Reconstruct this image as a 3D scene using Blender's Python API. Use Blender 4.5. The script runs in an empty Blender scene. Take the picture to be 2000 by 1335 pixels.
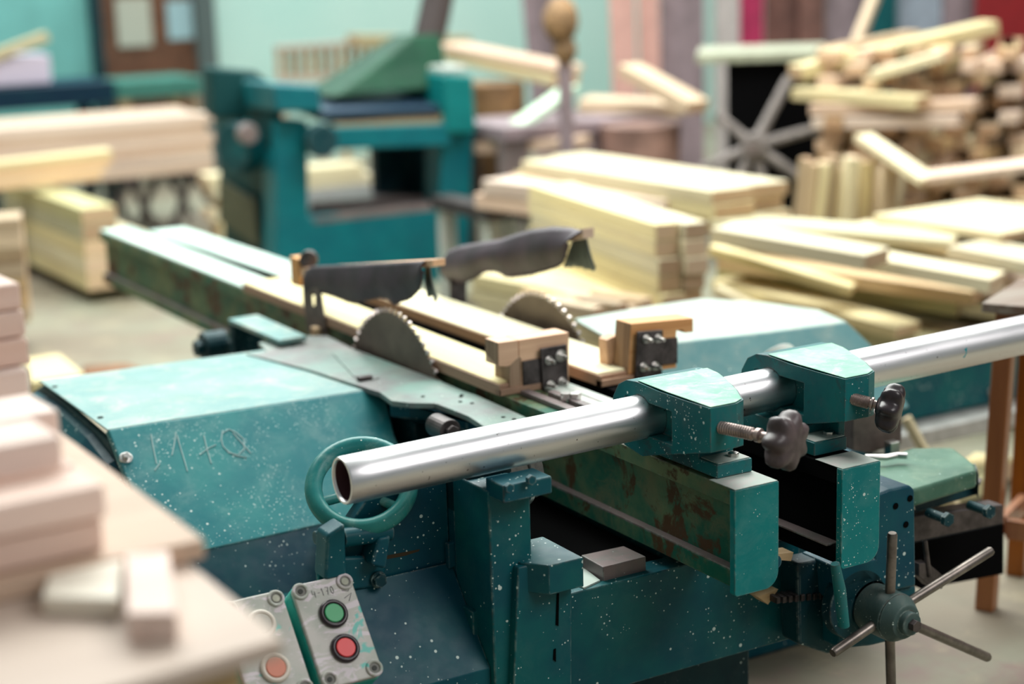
import bpy, bmesh, math, random
from mathutils import Vector, Matrix
random.seed(7)
C = bpy.context.scene.collection
PI = math.pi

# ------------------------------------------------------------------ camera
F_PX, PITCH, ROLL, YAW, CAM_H = 3344., .22483, .0310, .52416, 1.5
FW = Vector((math.sin(YAW)*math.cos(PITCH), math.cos(YAW)*math.cos(PITCH), -math.sin(PITCH)))
_r = Vector((math.cos(YAW), -math.sin(YAW), 0)); _d = FW.cross(_r)
RT = _r*math.cos(ROLL) + _d*math.sin(ROLL); DN = -_r*math.sin(ROLL) + _d*math.cos(ROLL)
CAM = Vector((0, 0, CAM_H))
cd = bpy.data.cameras.new('camera'); cam = bpy.data.objects.new('camera', cd); C.objects.link(cam)
M3 = Matrix((RT, -DN, -FW)).transposed()
cam.matrix_world = Matrix.Translation(CAM) @ M3.to_4x4()
cd.sensor_width = 36; cd.lens = F_PX/2000*36; cd.clip_start = .05; cd.clip_end = 100
cd.dof.use_dof = True; cd.dof.focus_distance = 2.86; cd.dof.aperture_fstop = 1.75
bpy.context.scene.camera = cam
# ------------------------------------------------------------------ world, lights, exposure
sc = bpy.context.scene
sc.view_settings.view_transform = 'Standard'; sc.view_settings.look = 'None'
sc.view_settings.gamma = 1; sc.view_settings.use_curve_mapping = False; sc.view_settings.exposure = 0.45
w = bpy.data.worlds.new('world'); sc.world = w; w.use_nodes = True
bg = w.node_tree.nodes['Background']; bg.inputs[0].default_value = (.90, 1, .97, 1); bg.inputs[1].default_value = .17
def area(name, loc, target, sx, sy, power, col):
    l = bpy.data.lights.new(name, 'AREA'); l.shape = 'RECTANGLE'; l.size = sx; l.size_y = sy; l.energy = power; l.color = col
    o = bpy.data.objects.new(name, l); C.objects.link(o); o.location = loc
    o.rotation_euler = (Vector(target)-Vector(loc)).to_track_quat('-Z', 'Y').to_euler(); return o
area('skylight', (3.2, 5.6, 4.6), (2.6, 4.2, 0), 7, 3.2, 540, (.97, 1, .95))
area('near_skylight', (3.4, -.8, 3.9), (1.5, 2.6, .4), 3.0, 2.0, 78, (1, .96, .94))
area('far_skylight', (5, 11, 5.2), (4.8, 10, 1.0), 8, 2.2, 420, (.95, 1, .98))

# ------------------------------------------------------------------ geometry helpers
def ray(x, y): return FW + RT*((x-1000)/F_PX) + DN*((y-667.5)/F_PX)
def on(x, y, ax, v):          # where the sight line through a photo pixel meets a plane of the place
    r = ray(x, y); i = 'xyz'.index(ax); return CAM + r*((v-CAM[i])/r[i])
def at(x, y, d): return CAM + ray(x, y)*d

class MB:
    def __init__(s): s.b = bmesh.new()
    def _add(s, fn, M):
        g = fn(s.b); vs = g['verts']; bmesh.ops.transform(s.b, matrix=M, verts=vs); return vs
    def box(s, lo, hi, M=None):
        lo, hi = Vector(lo), Vector(hi); c = (lo+hi)/2; d = hi-lo
        T = Matrix.Translation(c) @ Matrix.Diagonal((d.x, d.y, d.z, 1))
        if M: T = M @ T
        return s._add(lambda b: bmesh.ops.create_cube(b, size=1), T)
    def cyl(s, p0, p1, r, r2=None, seg=24, caps=True):
        p0, p1 = Vector(p0), Vector(p1); d = p1-p0; L = d.length
        T = Matrix.Translation((p0+p1)/2) @ d.to_track_quat('Z', 'Y').to_matrix().to_4x4()
        return s._add(lambda b: bmesh.ops.create_cone(b, cap_ends=caps, segments=seg, radius1=r, radius2=r if r2 is None else r2, depth=L), T)
    def sph(s, c, r, sc=(1, 1, 1), seg=16):
        T = Matrix.Translation(Vector(c)) @ Matrix.Diagonal((*sc, 1))
        return s._add(lambda b: bmesh.ops.create_uvsphere(b, u_segments=seg, v_segments=seg//2, radius=r), T)
    def prism(s, pts, ext):
        ext = Vector(ext); n = len(pts)
        a = [s.b.verts.new(Vector(p)) for p in pts]; c = [s.b.verts.new(Vector(p)+ext) for p in pts]
        s.b.faces.new(a); s.b.faces.new(c[::-1])
        for i in range(n): s.b.faces.new((a[i], c[i], c[(i+1) % n], a[(i+1) % n]))
    def loft(s, rings, caps=True, closed=True):
        R = [[s.b.verts.new(Vector(p)) for p in r] for r in rings]; n = len(R[0])
        for i in range(len(R)-1):
            for j in range(n if closed else n-1):
                k = (j+1) % n; s.b.faces.new((R[i][j], R[i][k], R[i+1][k], R[i+1][j]))
        if caps and closed: s.b.faces.new(R[0][::-1]); s.b.faces.new(R[-1])
    def tube(s, pts, r, seg=12, rr=None):
        pts = [Vector(p) for p in pts]; rings = []; u = None
        for i, p in enumerate(pts):
            t = (pts[min(i+1, len(pts)-1)]-pts[max(i-1, 0)]).normalized()
            if u is None: u = t.orthogonal().normalized()
            u = (u - t*u.dot(t)).normalized(); v = t.cross(u)
            q = rr[i] if rr else r
            rings.append([p + (u*math.cos(a)+v*math.sin(a))*q for a in [2*PI*k/seg for k in range(seg)]])
        s.loft(rings)
    def torus(s, c, n, R, r, seg=48, sg=14):
        c = Vector(c); n = Vector(n).normalized(); u = n.orthogonal().normalized(); v = n.cross(u); rings = []
        for i in range(seg):
            a = 2*PI*i/seg; o = u*math.cos(a)+v*math.sin(a)
            rings.append([c + o*(R + r*math.cos(b)) + n*(r*math.sin(b)) for b in [2*PI*k/sg for k in range(sg)]])
        rings.append(rings[0]); 
        V = [[s.b.verts.new(p) for p in q] for q in rings[:-1]]
        for i in range(seg):
            for j in range(sg): s.b.faces.new((V[i][j], V[(i+1) % seg][j], V[(i+1) % seg][(j+1) % sg], V[i][(j+1) % sg]))
    def build(s, name, mat, parent=None, bevel=0, smooth=False, seg=2):
        bmesh.ops.recalc_face_normals(s.b, faces=s.b.faces)
        me = bpy.data.meshes.new(name); s.b.to_mesh(me); s.b.free()
        o = bpy.data.objects.new(name, me); C.objects.link(o); me.materials.append(mat)
        if parent:
            top = Vector(); q = parent
            while q: top += q.location; q = q.parent
            o.parent = parent; me.transform(Matrix.Translation(-top))
        if bevel:
            m = o.modifiers.new('bevel', 'BEVEL'); m.width = bevel; m.segments = seg; m.limit_method = 'ANGLE'; m.angle_limit = .6; m.harden_normals = True
        if smooth:
            me.polygons.foreach_set('use_smooth', [True]*len(me.polygons))
            if not bevel:
                me.set_sharp_from_angle(angle=.7)
        return o
def cut(o, mb):
    for q_ in (mb.b,): bmesh.ops.recalc_face_normals(q_, faces=q_.faces)
    c = mb.build('cutter', o.data.materials[0]); 
    top = Vector(); q = o.parent
    while q: top += q.location; q = q.parent
    c.data.transform(Matrix.Translation(-top)); c.location = top
    bpy.context.view_layer.update()
    m = o.modifiers.new('cut', 'BOOLEAN'); m.operation = 'DIFFERENCE'; m.object = c; m.solver = 'EXACT'
    o.modifiers.move(len(o.modifiers)-1, 0)
    others = [(x, x.show_viewport) for x in o.modifiers if x.type != 'BOOLEAN']
    for x, _ in others: x.show_viewport = False
    bpy.context.view_layer.update()
    dg = bpy.context.evaluated_depsgraph_get(); me = bpy.data.meshes.new_from_object(o.evaluated_get(dg))
    for x, v in others: x.show_viewport = v
    o.modifiers.remove(m); o.data = me; bpy.data.objects.remove(c)
def tag(o, label=None, cat=None, group=None, kind=None):
    if label: o['label'] = label
    if cat: o['category'] = cat
    if group: o['group'] = group
    if kind: o['kind'] = kind
    return o
def empty(name, loc, label, cat, group=None):
    o = bpy.data.objects.new(name, None); C.objects.link(o); o.location = loc; o.empty_display_size = .05
    return tag(o, label, cat, group)
def zpoly(px, z): return [on(x, y, 'z', z) for x, y in px]
def ypoly(px, v): return [on(x, y, 'y', v) for x, y in px]
def xpoly(px, v): return [on(x, y, 'x', v) for x, y in px]

# ------------------------------------------------------------------ materials
class NT:
    def __init__(s, name):
        s.m = bpy.data.materials.new(name); s.m.use_nodes = True; s.t = s.m.node_tree; s.bs = s.t.nodes['Principled BSDF']
        s.co = s.t.nodes.new('ShaderNodeTexCoord')
    def n(s, typ, **kw):
        x = s.t.nodes.new('ShaderNode'+typ)
        for k, v in kw.items():
            if k.startswith('_'): setattr(x, k[1:], v)
            else: s.set(x, k.replace('_', ' '), v)
        return x
    def set(s, x, k, v):
        i = x.inputs[int(k)] if k.isdigit() else x.inputs[k]
        if isinstance(v, bpy.types.NodeSocket): s.t.links.new(v, i)
        else: i.default_value = v
    def vec(s, sc=(1, 1, 1), rot=(0, 0, 0)):
        m = s.n('Mapping'); s.t.links.new(s.co.outputs['Object'], m.inputs[0]); m.inputs['Scale'].default_value = sc; m.inputs['Rotation'].default_value = rot
        return m.outputs[0]
    def noise(s, scale, detail=5, rough=.55, vec=None, dist=0):
        x = s.n('TexNoise', Scale=scale, Detail=detail, Roughness=rough, Distortion=dist, Vector=vec or s.vec()); return x.outputs[0]
    def ramp(s, v, lo, hi, a=0., b=1.):
        x = s.n('MapRange', Value=v); x.inputs[1].default_value = lo; x.inputs[2].default_value = hi; x.inputs[3].default_value = a; x.inputs[4].default_value = b
        x.interpolation_type = 'SMOOTHSTEP'; return x.outputs[0]
    def math(s, op, a, b=0.):
        x = s.n('Math', _operation=op)
        s.set(x, '0', a); s.set(x, '1', b); return x.outputs[0]
    def mix(s, f, a, b):
        x = s.t.nodes.new('ShaderNodeMix'); x.data_type = 'RGBA'
        for k, v in ((0, f), (6, a), (7, b)):
            if isinstance(v, bpy.types.NodeSocket): s.t.links.new(v, x.inputs[k])
            else: x.inputs[k].default_value = v if k == 0 else (*v[:3], 1)
        return x.outputs[2]
    def out(s, **kw):
        for k, v in kw.items():
            k = k.replace('_', ' ')
            if isinstance(v, tuple) and len(v) == 3: v = (*v, 1)
            s.set(s.bs, k, v)
        return s.m
    def bump(s, h, strength=.2, dist=.002):
        s.set(s.bs, 'Normal', s.n('Bump', Strength=strength, Distance=dist, Height=h).outputs[0])

def paint(name, base, alt, dust=.3, dustcol=(.5, .55, .5), speck=.3, rough=.45, rust=0., rustcol=(.11, .055, .03), sc=1., speckscale=150, wear=.7, wearcol=(.34, .42, .38), spec=.24):
    t = NT(name)
    c = t.mix(t.ramp(t.noise(7*sc, 6, .6), .35, .68), base, alt)
    c = t.mix(t.math('MULTIPLY', t.ramp(t.noise(16*sc, 8, .7, dist=.6), .45, .72), dust), c, dustcol)
    if rust:
        c = t.mix(t.math('MULTIPLY', t.ramp(t.noise(11*sc, 9, .7, dist=.4), .53, .60), rust), c, rustcol)
    if speck:
        for k, scl in enumerate((speckscale, speckscale*2.1)):
            v = t.n('TexVoronoi', Vector=t.vec(), Scale=scl); sep = t.n('SeparateColor', Color=v.outputs['Color'])
            thr = t.math('MULTIPLY', t.ramp(sep.outputs[0], 1-speck*(.22+.22*k), 1.0, 0., .36), t.ramp(t.noise(5+3*k, 3, .7), .38, .6))
            c = t.mix(t.ramp(t.math('SUBTRACT', thr, v.outputs['Distance']), -.02, .05), c, (.60, .72, .68))
        # a few larger flaked chips
        c = t.mix(t.ramp(t.noise(26, 9, .78, dist=.8), .725, .745, 0., .8*min(1, speck)), c, (.50, .52, .46))
    if wear:
        bv = t.n('Bevel', Radius=.0045); bv.samples = 4
        ge = t.n('NewGeometry'); dp = t.n('VectorMath', _operation='DOT_PRODUCT')
        t.t.links.new(bv.outputs[0], dp.inputs[0]); t.t.links.new(ge.outputs['True Normal'], dp.inputs[1])
        ed = t.math('MULTIPLY', t.ramp(t.math('SUBTRACT', 1., dp.outputs['Value']), .015, .11), t.ramp(t.noise(55, 6, .75), .42, .56))
        c = t.mix(t.math('MULTIPLY', ed, wear), c, t.mix(t.ramp(t.noise(30, 3), .45, .6), wearcol, (.13, .075, .06)))
    ro = t.ramp(t.noise(30*sc, 4), .3, .7, rough-.03, rough+.07)
    t.bump(t.noise(60, 5), .25, .0012)
    return t.out(Base_Color=c, Roughness=ro, Specular_IOR_Level=spec)
def wood(name, a, b, axis='x', rough=.65, var=.25, grain=26, knots=.12, ends=True):
    t = NT(name); g = grain; s = {'x': (1.3, g, g), 'y': (g, 1.3, g), 'z': (g, g, 1.3)}[axis]
    oi = t.n('ObjectInfo')
    ad = t.n('VectorMath', _operation='ADD'); t.set(ad, '0', t.vec(s)); t.t.links.new(t.math('MULTIPLY', oi.outputs['Random'], 37.), ad.inputs[1])
    g1 = t.noise(1., 6, .6, vec=ad.outputs[0], dist=.5)
    c = t.mix(t.ramp(g1, .35, .66), a, b)
    k = {'x': (3, 9, 9), 'y': (9, 3, 9), 'z': (9, 9, 3)}[axis]
    ad2 = t.n('VectorMath', _operation='ADD'); t.set(ad2, '0', t.vec(k)); t.t.links.new(t.math('MULTIPLY', oi.outputs['Random'], 91.), ad2.inputs[1])
    c = t.mix(t.ramp(t.noise(1., 2, .5, vec=ad2.outputs[0]), .70, .78, 0., knots), c, (.30, .15, .06))
    h = t.n('HueSaturation', Color=c)
    h.inputs['Hue'].default_value = .5
    t.set(h, 'Value', t.ramp(oi.outputs['Random'], 0, 1, 1-var, 1+var*.35))
    t.set(h, 'Saturation', t.ramp(t.math('FRACT', t.math('MULTIPLY', oi.outputs['Random'], 7.3)), 0, 1, .8, 1.15))
    cc_ = h.outputs[0]
    if axis == 'x' and ends:
        sx = t.n('SeparateXYZ'); t.t.links.new(t.co.outputs['Normal'], sx.inputs[0])
        cc_ = t.mix(t.ramp(t.math('ABSOLUTE', sx.outputs[0]), .85, .95, 0, .75), cc_, t.mix(t.ramp(oi.outputs['Random'], 0, 1), (.40, .22, .12), (.66, .44, .30)))
    t.bump(g1, .12, .001)
    return t.out(Base_Color=cc_, Roughness=rough)
def plain(name, col, rough=.5, metal=0., var=.0, sc=20):
    t = NT(name); c = col
    if var: c = t.mix(t.ramp(t.noise(sc, 6, .65), .3, .7), tuple(x*(1-var) for x in col), tuple(min(1, x*(1+var)) for x in col))
    else: c = (*col, 1)
    t.bump(t.noise(sc*3, 4), .15, .001)
    return t.out(Base_Color=c, Roughness=rough, Metallic=metal)

TEAL = (.002, .098, .118); TEAL2 = (.004, .145, .150)
m_front = paint('teal_machine_paint', (.0015, .075, .100), (.003, .115, .120), .06, (.2, .3, .28), .75, .42, speckscale=85)
m_cast = paint('cast_body_paint', (.0008, .055, .092), (.0012, .085, .108), .03, (.2, .3, .3), .6, .42, speckscale=90)
m_hood = paint('hood_paint', (.014, .165, .190), (.030, .225, .230), .30, (.26, .40, .38), .95, .42, sc=.8, speckscale=150)
m_hoodtop = paint('worn_dusty_hood_sheen', (.15, .31, .305), (.23, .37, .35), .75, (.45, .47, .40), .2, .36, sc=.7)  # dust, plus the sky sheen on the hood top put into a paler colour
m_deck = paint('worn_deck_paint', (.19, .155, .165), (.20, .33, .29), .5, (.33, .34, .30), .2, .42, sc=.5)
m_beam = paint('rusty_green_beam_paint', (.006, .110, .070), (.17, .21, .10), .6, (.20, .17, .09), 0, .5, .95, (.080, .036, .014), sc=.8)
m_beamtop = paint('beam_top_sheen', (.45, .60, .54), (.55, .66, .60), .4, (.62, .64, .58), 0, .34, sc=.5)  # pale mint puts the bright reflection on the beam tops into the colour
m_flange = paint('worn_flange_metal', (.17, .13, .13), (.22, .17, .165), .3, (.05, .13, .10), .1, .38)
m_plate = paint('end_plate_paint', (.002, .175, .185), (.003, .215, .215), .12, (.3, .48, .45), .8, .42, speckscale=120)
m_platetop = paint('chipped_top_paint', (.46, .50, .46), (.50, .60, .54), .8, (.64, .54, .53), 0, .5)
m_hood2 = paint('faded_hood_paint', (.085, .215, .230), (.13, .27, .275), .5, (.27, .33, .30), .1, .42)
m_hood2top = paint('faded_hood_sheen', (.34, .45, .41), (.42, .50, .45), .8, (.52, .52, .44), .1, .36)  # top sheet painted paler than the front to hold its sheen
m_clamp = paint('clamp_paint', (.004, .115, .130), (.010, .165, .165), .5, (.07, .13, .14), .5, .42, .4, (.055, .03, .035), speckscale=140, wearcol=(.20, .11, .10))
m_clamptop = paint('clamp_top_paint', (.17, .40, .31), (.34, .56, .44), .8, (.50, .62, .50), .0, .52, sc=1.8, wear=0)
m_wheel = paint('handwheel_paint', (.012, .16, .165), (.03, .24, .22), .35, (.32, .48, .43), .45, .33, speckscale=120)
m_dark = paint('dark_paint', (.002, .03, .045), (.004, .05, .06), .1, (.1, .13, .12), .3, .5)
m_void = plain('shade_black', (.0012, .0012, .0016), 1.); m_void.node_tree.nodes['Principled BSDF'].inputs['Specular IOR Level'].default_value = .1  # near-black, the shade of interior and gaps is put into the colour
m_steel = plain('worn_steel', (.42, .40, .39), .34, .9, .3)
m_dsteel = plain('dark_steel_strap', (.085, .070, .070), .42, .6, .5, 25)
m_rod = plain('brown_steel_rod', (.21, .18, .16), .36, .75, .35)
m_bolt = plain('zinc_bolt', (.62, .60, .58), .28, 1., .2)
m_strap = plain('brown_strap_steel', (.13, .10, .095), .5, .5, .4, 25)
m_knob = plain('black_bakelite', (.030, .022, .026), .30, 0, .4)
m_knobd = plain('dusty_bakelite', (.085, .062, .065), .42, 0, .4)
m_rubber = plain('dark_rubber', (.034, .019, .030), .55, 0, .5, 9)
m_rubber2 = plain('grey_rubber_inside', (.09, .11, .10), .5, 0, .3)
def chrome():
    t = NT('worn_chrome')
    n = t.noise(1., 5, .6, vec=t.vec((2, 30, 30)))
    c = t.mix(t.ramp(n, .3, .7), (.80, .79, .82), (.93, .92, .94))
    c = t.mix(t.ramp(t.noise(140, 3), .70, .74), c, (.10, .07, .08))
    t.bump(t.noise(1., 4, vec=t.vec((5, 24, 24))), .16, .0025)
    return t.out(Base_Color=c, Metallic=1., Roughness=t.ramp(n, .3, .7, .30, .42))
m_chrome = chrome()
def blade():
    t = NT('brown_saw_steel')
    c = t.mix(t.ramp(t.noise(9, 5, .6), .3, .7), (.095, .066, .05), (.17, .125, .095))
    return t.out(Base_Color=c, Metallic=.45, Roughness=.5)
m_blade = blade()
m_tooth = plain('bright_tooth_steel', (.55, .48, .47), .3, .9, .2)
m_boardtop = wood('pale_yellow_pine', (.84, .77, .46), (.76, .67, .37), 'y', var=.06, knots=0)
m_boardpink = None
m_boardside = wood('brown_board_edge', (.42, .22, .11), (.33, .17, .085), 'y', var=.1)
m_block = wood('orange_beech', (.80, .46, .24), (.66, .34, .16), 'x', ends=False, var=.05, grain=40)
m_blockend = wood('brown_end_grain', (.36, .22, .12), (.22, .12, .06), 'z', var=.05, grain=60)
m_pine = wood('cream_pine', (.78, .69, .43), (.66, .55, .33), 'x', var=.22)
m_pinepink = wood('pinkish_pine', (.72, .56, .44), (.60, .43, .33), 'x', ends=False, var=.12)
m_pinefg = wood('pale_pink_pine', (.84, .66, .58), (.76, .56, .48), 'x', ends=False, var=.10, knots=.2)
m_tan = wood('tan_pine', (.62, .46, .28), (.48, .33, .19), 'x', var=.35)
m_orange = wood('orange_pine', (.86, .60, .32), (.76, .48, .24), 'x', var=.12)
m_olive = wood('olive_pine', (.62, .58, .34), (.48, .44, .24), 'x', var=.15)
m_stool = wood('varnished_stool_wood', (.36, .12, .025), (.24, .07, .015), 'z', rough=.35, var=.1)
m_stooltop = wood('worn_stool_top', (.28, .24, .20), (.16, .10, .07), 'x', ends=False, rough=.5, var=.1)
m_ply = wood('tan_table_board', (.62, .47, .37), (.54, .40, .31), 'x', ends=False, var=.05, grain=12, knots=0)
m_planer = paint('planer_paint', (.0015, .120, .150), (.002, .150, .175), .05, (.1, .25, .25), 0, .42)
m_planerd = paint('shaded_planer_paint', (.0015, .040, .042), (.002, .05, .052), .05, (.1, .2, .2), 0, .6)  # darker copy of the planer teal, shade of its left side painted in
m_green = paint('green_chute_paint', (.001, .042, .020), (.002, .058, .026), .1, (.1, .2, .15), 0, .45)
m_white = plain('white_plastic', (.78, .70, .86), .4)

# ------------------------------------------------------------------ setting
def floor_mat():
    t = NT('dusty_concrete')
    c = t.mix(t.ramp(t.noise(.9, 5, .6), .35, .65), (.19, .155, .11), (.24, .245, .18))
    c = t.mix(t.ramp(t.noise(2.2, 6, .6), .56, .7), c, (.21, .14, .12))
    c = t.mix(t.ramp(t.noise(5, 8, .7), .5, .7, 0, .5), c, (.38, .32, .21))
    t.bump(t.noise(30, 6), .3, .004)
    return t.out(Base_Color=c, Roughness=.7)
b = MB(); b.box((-6, -3, -.1), (14, 14, 0)); tag(b.build('floor', floor_mat()), kind='structure')
def wall_mat(name, a, bcol):
    t = NT(name); return t.out(Base_Color=t.mix(t.ramp(t.noise(.6, 4), .3, .7), a, bcol), Roughness=.6)
b = MB(); b.box((-6, 12.0, 0), (14, 12.2, 3.4)); tag(b.build('wall_back', wall_mat('mint_wall', (.50, .82, .76), (.60, .86, .80))), kind='structure')
b = MB(); b.box((10.5, -3, 0), (10.7, 12.0, 3.4)); tag(b.build('wall_right', wall_mat('red_grey_wall', (.24, .13, .12), (.34, .24, .24))), kind='structure')

# ------------------------------------------------------------------ the edging saw
saw = empty('edging_saw', (1.7, 3.0, 0), 'teal double-bladed edging saw with long chrome pipe, worn paint, standing mid-floor', 'saw machine')
# base frame
b = MB()
YF = 2.28
b.box((1.27, YF, .262), (1.905, YF+.02, .455)); b.box((1.40, YF+.02, .430), (1.905, YF+.06, .452))
b.box((1.24, YF+.02, .262), (1.26, 3.45, .455)); b.box((1.885, YF+.02, .262), (1.905, 3.45, .44)); b.box((1.24, 3.43, .262), (1.905, 3.45, .455))
b.build('base_panel', m_front, saw, .003)
b = MB(); b.box((1.30, 2.42, 0), (1.90, 3.3, .262)); b.build('plinth', m_dark, saw, .004)
b = MB(); b.box((1.262, 2.62, .262), (1.883, 3.42, .30)); b.build('sump_floor', m_void, saw)
b = MB(); b.box((1.262, 3.30, .30), (1.575, 3.32, .60)); b.build('inner_partition', m_void, saw)
b = MB(); b.prism(zpoly([(1135, 1083), (1178, 1107), (1262, 1086), (1218, 1065)], .48), (0, 0, -.028)); tag(b.build('packing_plate', m_flange, saw, .002), 'rusty pink-brown packing plate')
b = MB(); b.prism(zpoly([(1117, 1135), (1140, 1147), (1172, 1132), (1140, 1108)], .458), (0, 0, -.02)); b.build('shim', m_platetop, saw)

# column with stepped block and cap
b = MB()
b.prism([(1.249, 2.25, .28), (1.326, 2.25, .28), (1.326, 2.25, .672), (1.249, 2.25, .672)], (0, .12, 0))
b.build('column', m_front, saw, .004)
b = MB(); b.prism(ypoly([(1012, 1108), (1090, 1090), (1117, 1100), (1117, 1400), (1000, 1420)], 2.235), (0, .05, 0)); b.build('stepped_block', m_front, saw, .003)
b = MB(); b.prism([(1.33, 2.205, .545), (1.395, 2.205, .545), (1.395, 2.33, .545), (1.30, 2.33, .545), (1.30, 2.245, .545)], (0, 0, -.05)); b.build('step_cap', m_front, saw, .002)
b = MB(); b.prism(ypoly([(1088, 1160), (1092, 1158), (1091, 1222), (1086, 1220)], 2.2335), (0, .003, 0)); b.prism(ypoly([(1082, 1268), (1086, 1266), (1086, 1292), (1081, 1288)], 2.2335), (0, .003, 0)); b.build('chipped_slot', m_void, saw)
b = MB(); b.box((1.251, 2.205, .663), (1.340, 2.262, .692)); cp = b.build('cap_plate', m_cast, saw, .003)
for q in ((995, 963), (1038, 947)):
    p = on(q[0]-4, q[1]-12, 'y', 2.20); b = MB(); b.cyl(p, p-Vector((0, .009, 0)), .0085, seg=6); b.build('bolt', m_cast, cp, .001)
# casting left of column: side gusset, sloped shelf, upper wall
b = MB(); b.prism([(1.251, 2.371, .28), (1.251, 2.371, .67), (1.30, 2.371, .67), (1.30, 2.371, .28)], (0, .05, 0)); b.build('gusset', m_cast, saw, .002)
b = MB(); b.prism([(.80, 2.385, .515), (.80, 2.262, .370), (.80, 2.262, .20), (.80, 2.40, .20)], (.449, 0, 0)); b.build('sloped_shelf', m_cast, saw, .002)
b = MB(); b.prism([(1.03, 2.39, .50), (1.25, 2.39, .50), (1.25, 2.39, .690), (1.14, 2.39, .690), (1.06, 2.39, .60), (1.03, 2.39, .58)], (0, .03, 0)); b.build('back_wall', m_cast, saw, .003)
b = MB(); b.prism(ypoly([(868, 1058), (893, 1050), (895, 1098), (870, 1108)], 2.385), (0, -.012, 0)); b.prism(ypoly([(620, 1115), (735, 1100), (735, 1135), (622, 1150)], 2.38), (0, .01, 0)); b.build('boss', m_cast, saw, .003)
b = MB(); b.cyl((1.335, 2.38, .645), (1.375, 2.38, .645), .050, seg=40); b.cyl((1.375, 2.38, .645), (1.385, 2.38, .645), .056, seg=40); b.cyl((1.385, 2.38, .645), (1.405, 2.38, .645), .046, seg=40)
b.build('bearing_ring', m_steel, saw, .002, True)
b = MB(); b.box((1.251, 2.32, .60), (1.335, 2.44, .68)); b.build('bearing_block', m_dark, saw, .006)

# left hood: bent sheet
def onplane(x, y, P, Nn):
    r = ray(x, y); return CAM + r*((P-CAM).dot(Nn)/r.dot(Nn))
b = MB()
A, B_, Cc, D = on(75, 742, 'z', .632), on(500, 688, 'z', .634), on(745, 757, 'z', .630), on(210, 838, 'z', .632)
A2, D2 = Vector((.906, 3.60, .632)), Vector((.906, 3.12, .632))
T = Vector((0, 0, -.004))
B2 = Vector((1.42, 3.56, .634)); C2 = Vector((1.485, 3.10, .630))
mid = [D2.lerp(C2, k/6)+Vector((0, .0008*math.sin(k*1.7), .0004*math.sin(k*2.3))) for k in range(7)]
b.prism([A2, B2, Vector((1.50, 3.35, .633))]+mid[::-1], T)
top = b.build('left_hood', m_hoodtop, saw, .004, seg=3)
tag(top, 'dusty top sheet of the left hood with painted sheen')
b = MB()
Eb = Vector((.906, 2.875, .440)); nrm = (C2-D2).cross(Eb-D2).normalized()
if nrm.y > 0: nrm = -nrm
Fb = onplane(640, 1022, D2, nrm); Fr = onplane(832, 985, D2, nrm)
N = Vector((0, .02, -.01))
b.prism([mid[0], mid[1], mid[2], mid[3], mid[4], mid[5], mid[6], onplane(760, 800, D2, nrm), onplane(772, 850, D2, nrm), Fr, Fb, Eb], N)
hf = b.build('hood_front', m_hood, saw, .005, seg=3)
b = MB(); b.prism([Eb+Vector((0, .005, 0)), Fb+Vector((0, .005, 0)), Vector((Fb.x+.02, 2.82, .335)), Vector((.906, 2.82, .335))], (0, .02, 0)); b.build('hood_apron', m_cast, saw, .003)
b = MB(); b.box((.88, 2.66, .24), (1.24, 2.86, .345)); b.build('lower_ledge', m_front, saw, .006)
b = MB(); b.prism([(.93, 3.70, .585), (.93, 3.60, .622), (.93, 3.15, .60), (.93, 3.06, .53), (.93, 2.90, .40), (.93, 2.90, .2), (.93, 3.70, .2)], (-.016, 0, 0)); b.build('hood_side', m_dark, saw, .01, seg=3)
b = MB()
def cone_side():
    ring = []
    for k in range(9):
        a = k/8*PI*.55
        ring.append((0, 3.10+.50*k/8 if 0 else 0, 0))
prof = [(3.66, .60), (3.50, .612), (3.25, .60), (3.12, .575), (3.03, .50), (2.93, .40), (2.93, .18), (3.66, .18)]
b.loft([[Vector((.929, y, z)) for y, z in prof], [Vector((.90, y, z-.012)) for y, z in prof], [Vector((.868, 3.3+(y-3.3)*.93, z-.05)) for y, z in prof]])
b.build('hood_side_cover', m_cast, saw, .006, seg=3)
p = on(246, 895, 'x', .915); b = MB()
q = onplane(246, 895, D2, nrm); n = nrm; b.cyl(q-n*.004, q+n*.004, .0125, seg=20); b.cyl(q, q+n*.012, .0085, .0075, seg=6); b.build('hood_bolt', m_bolt, saw, .001)
b = MB()
for x, y in ((107, 755), (196, 815), (505, 672)): 
    p = on(x, y, 'z', .6325); b.cyl(p, p+Vector((0, 0, .0008)), .006, seg=16)
b.build('screw_hole', m_void, saw)
# scratched marks on the hood front
b = MB()
marks = [[(295, 848), (299, 872), (306, 905)], [(344, 843), (340, 868), (336, 888)], [(346, 850), (352, 872), (362, 905)], [(398, 850), (405, 880), (413, 905)],
         [(390, 888), (405, 876), (422, 868)], [(435, 840), (432, 858), (436, 872), (448, 884), (465, 888), (477, 876), (476, 858), (462, 845), (447, 838), (435, 845)],
         [(455, 845), (470, 862), (490, 885)], [(444, 880), (462, 890), (482, 893)], [(302, 918), (312, 905)], [(362, 905), (366, 920)]]
for mk in marks:
    pts = [onplane(x, y, D2, nrm)+nrm*.0006 for x, y in mk]
    b.tube(pts, .0009, 6)
b.build('scratched_marks', plain('scratch_grey', (.42, .55, .54), .6), saw)

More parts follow.
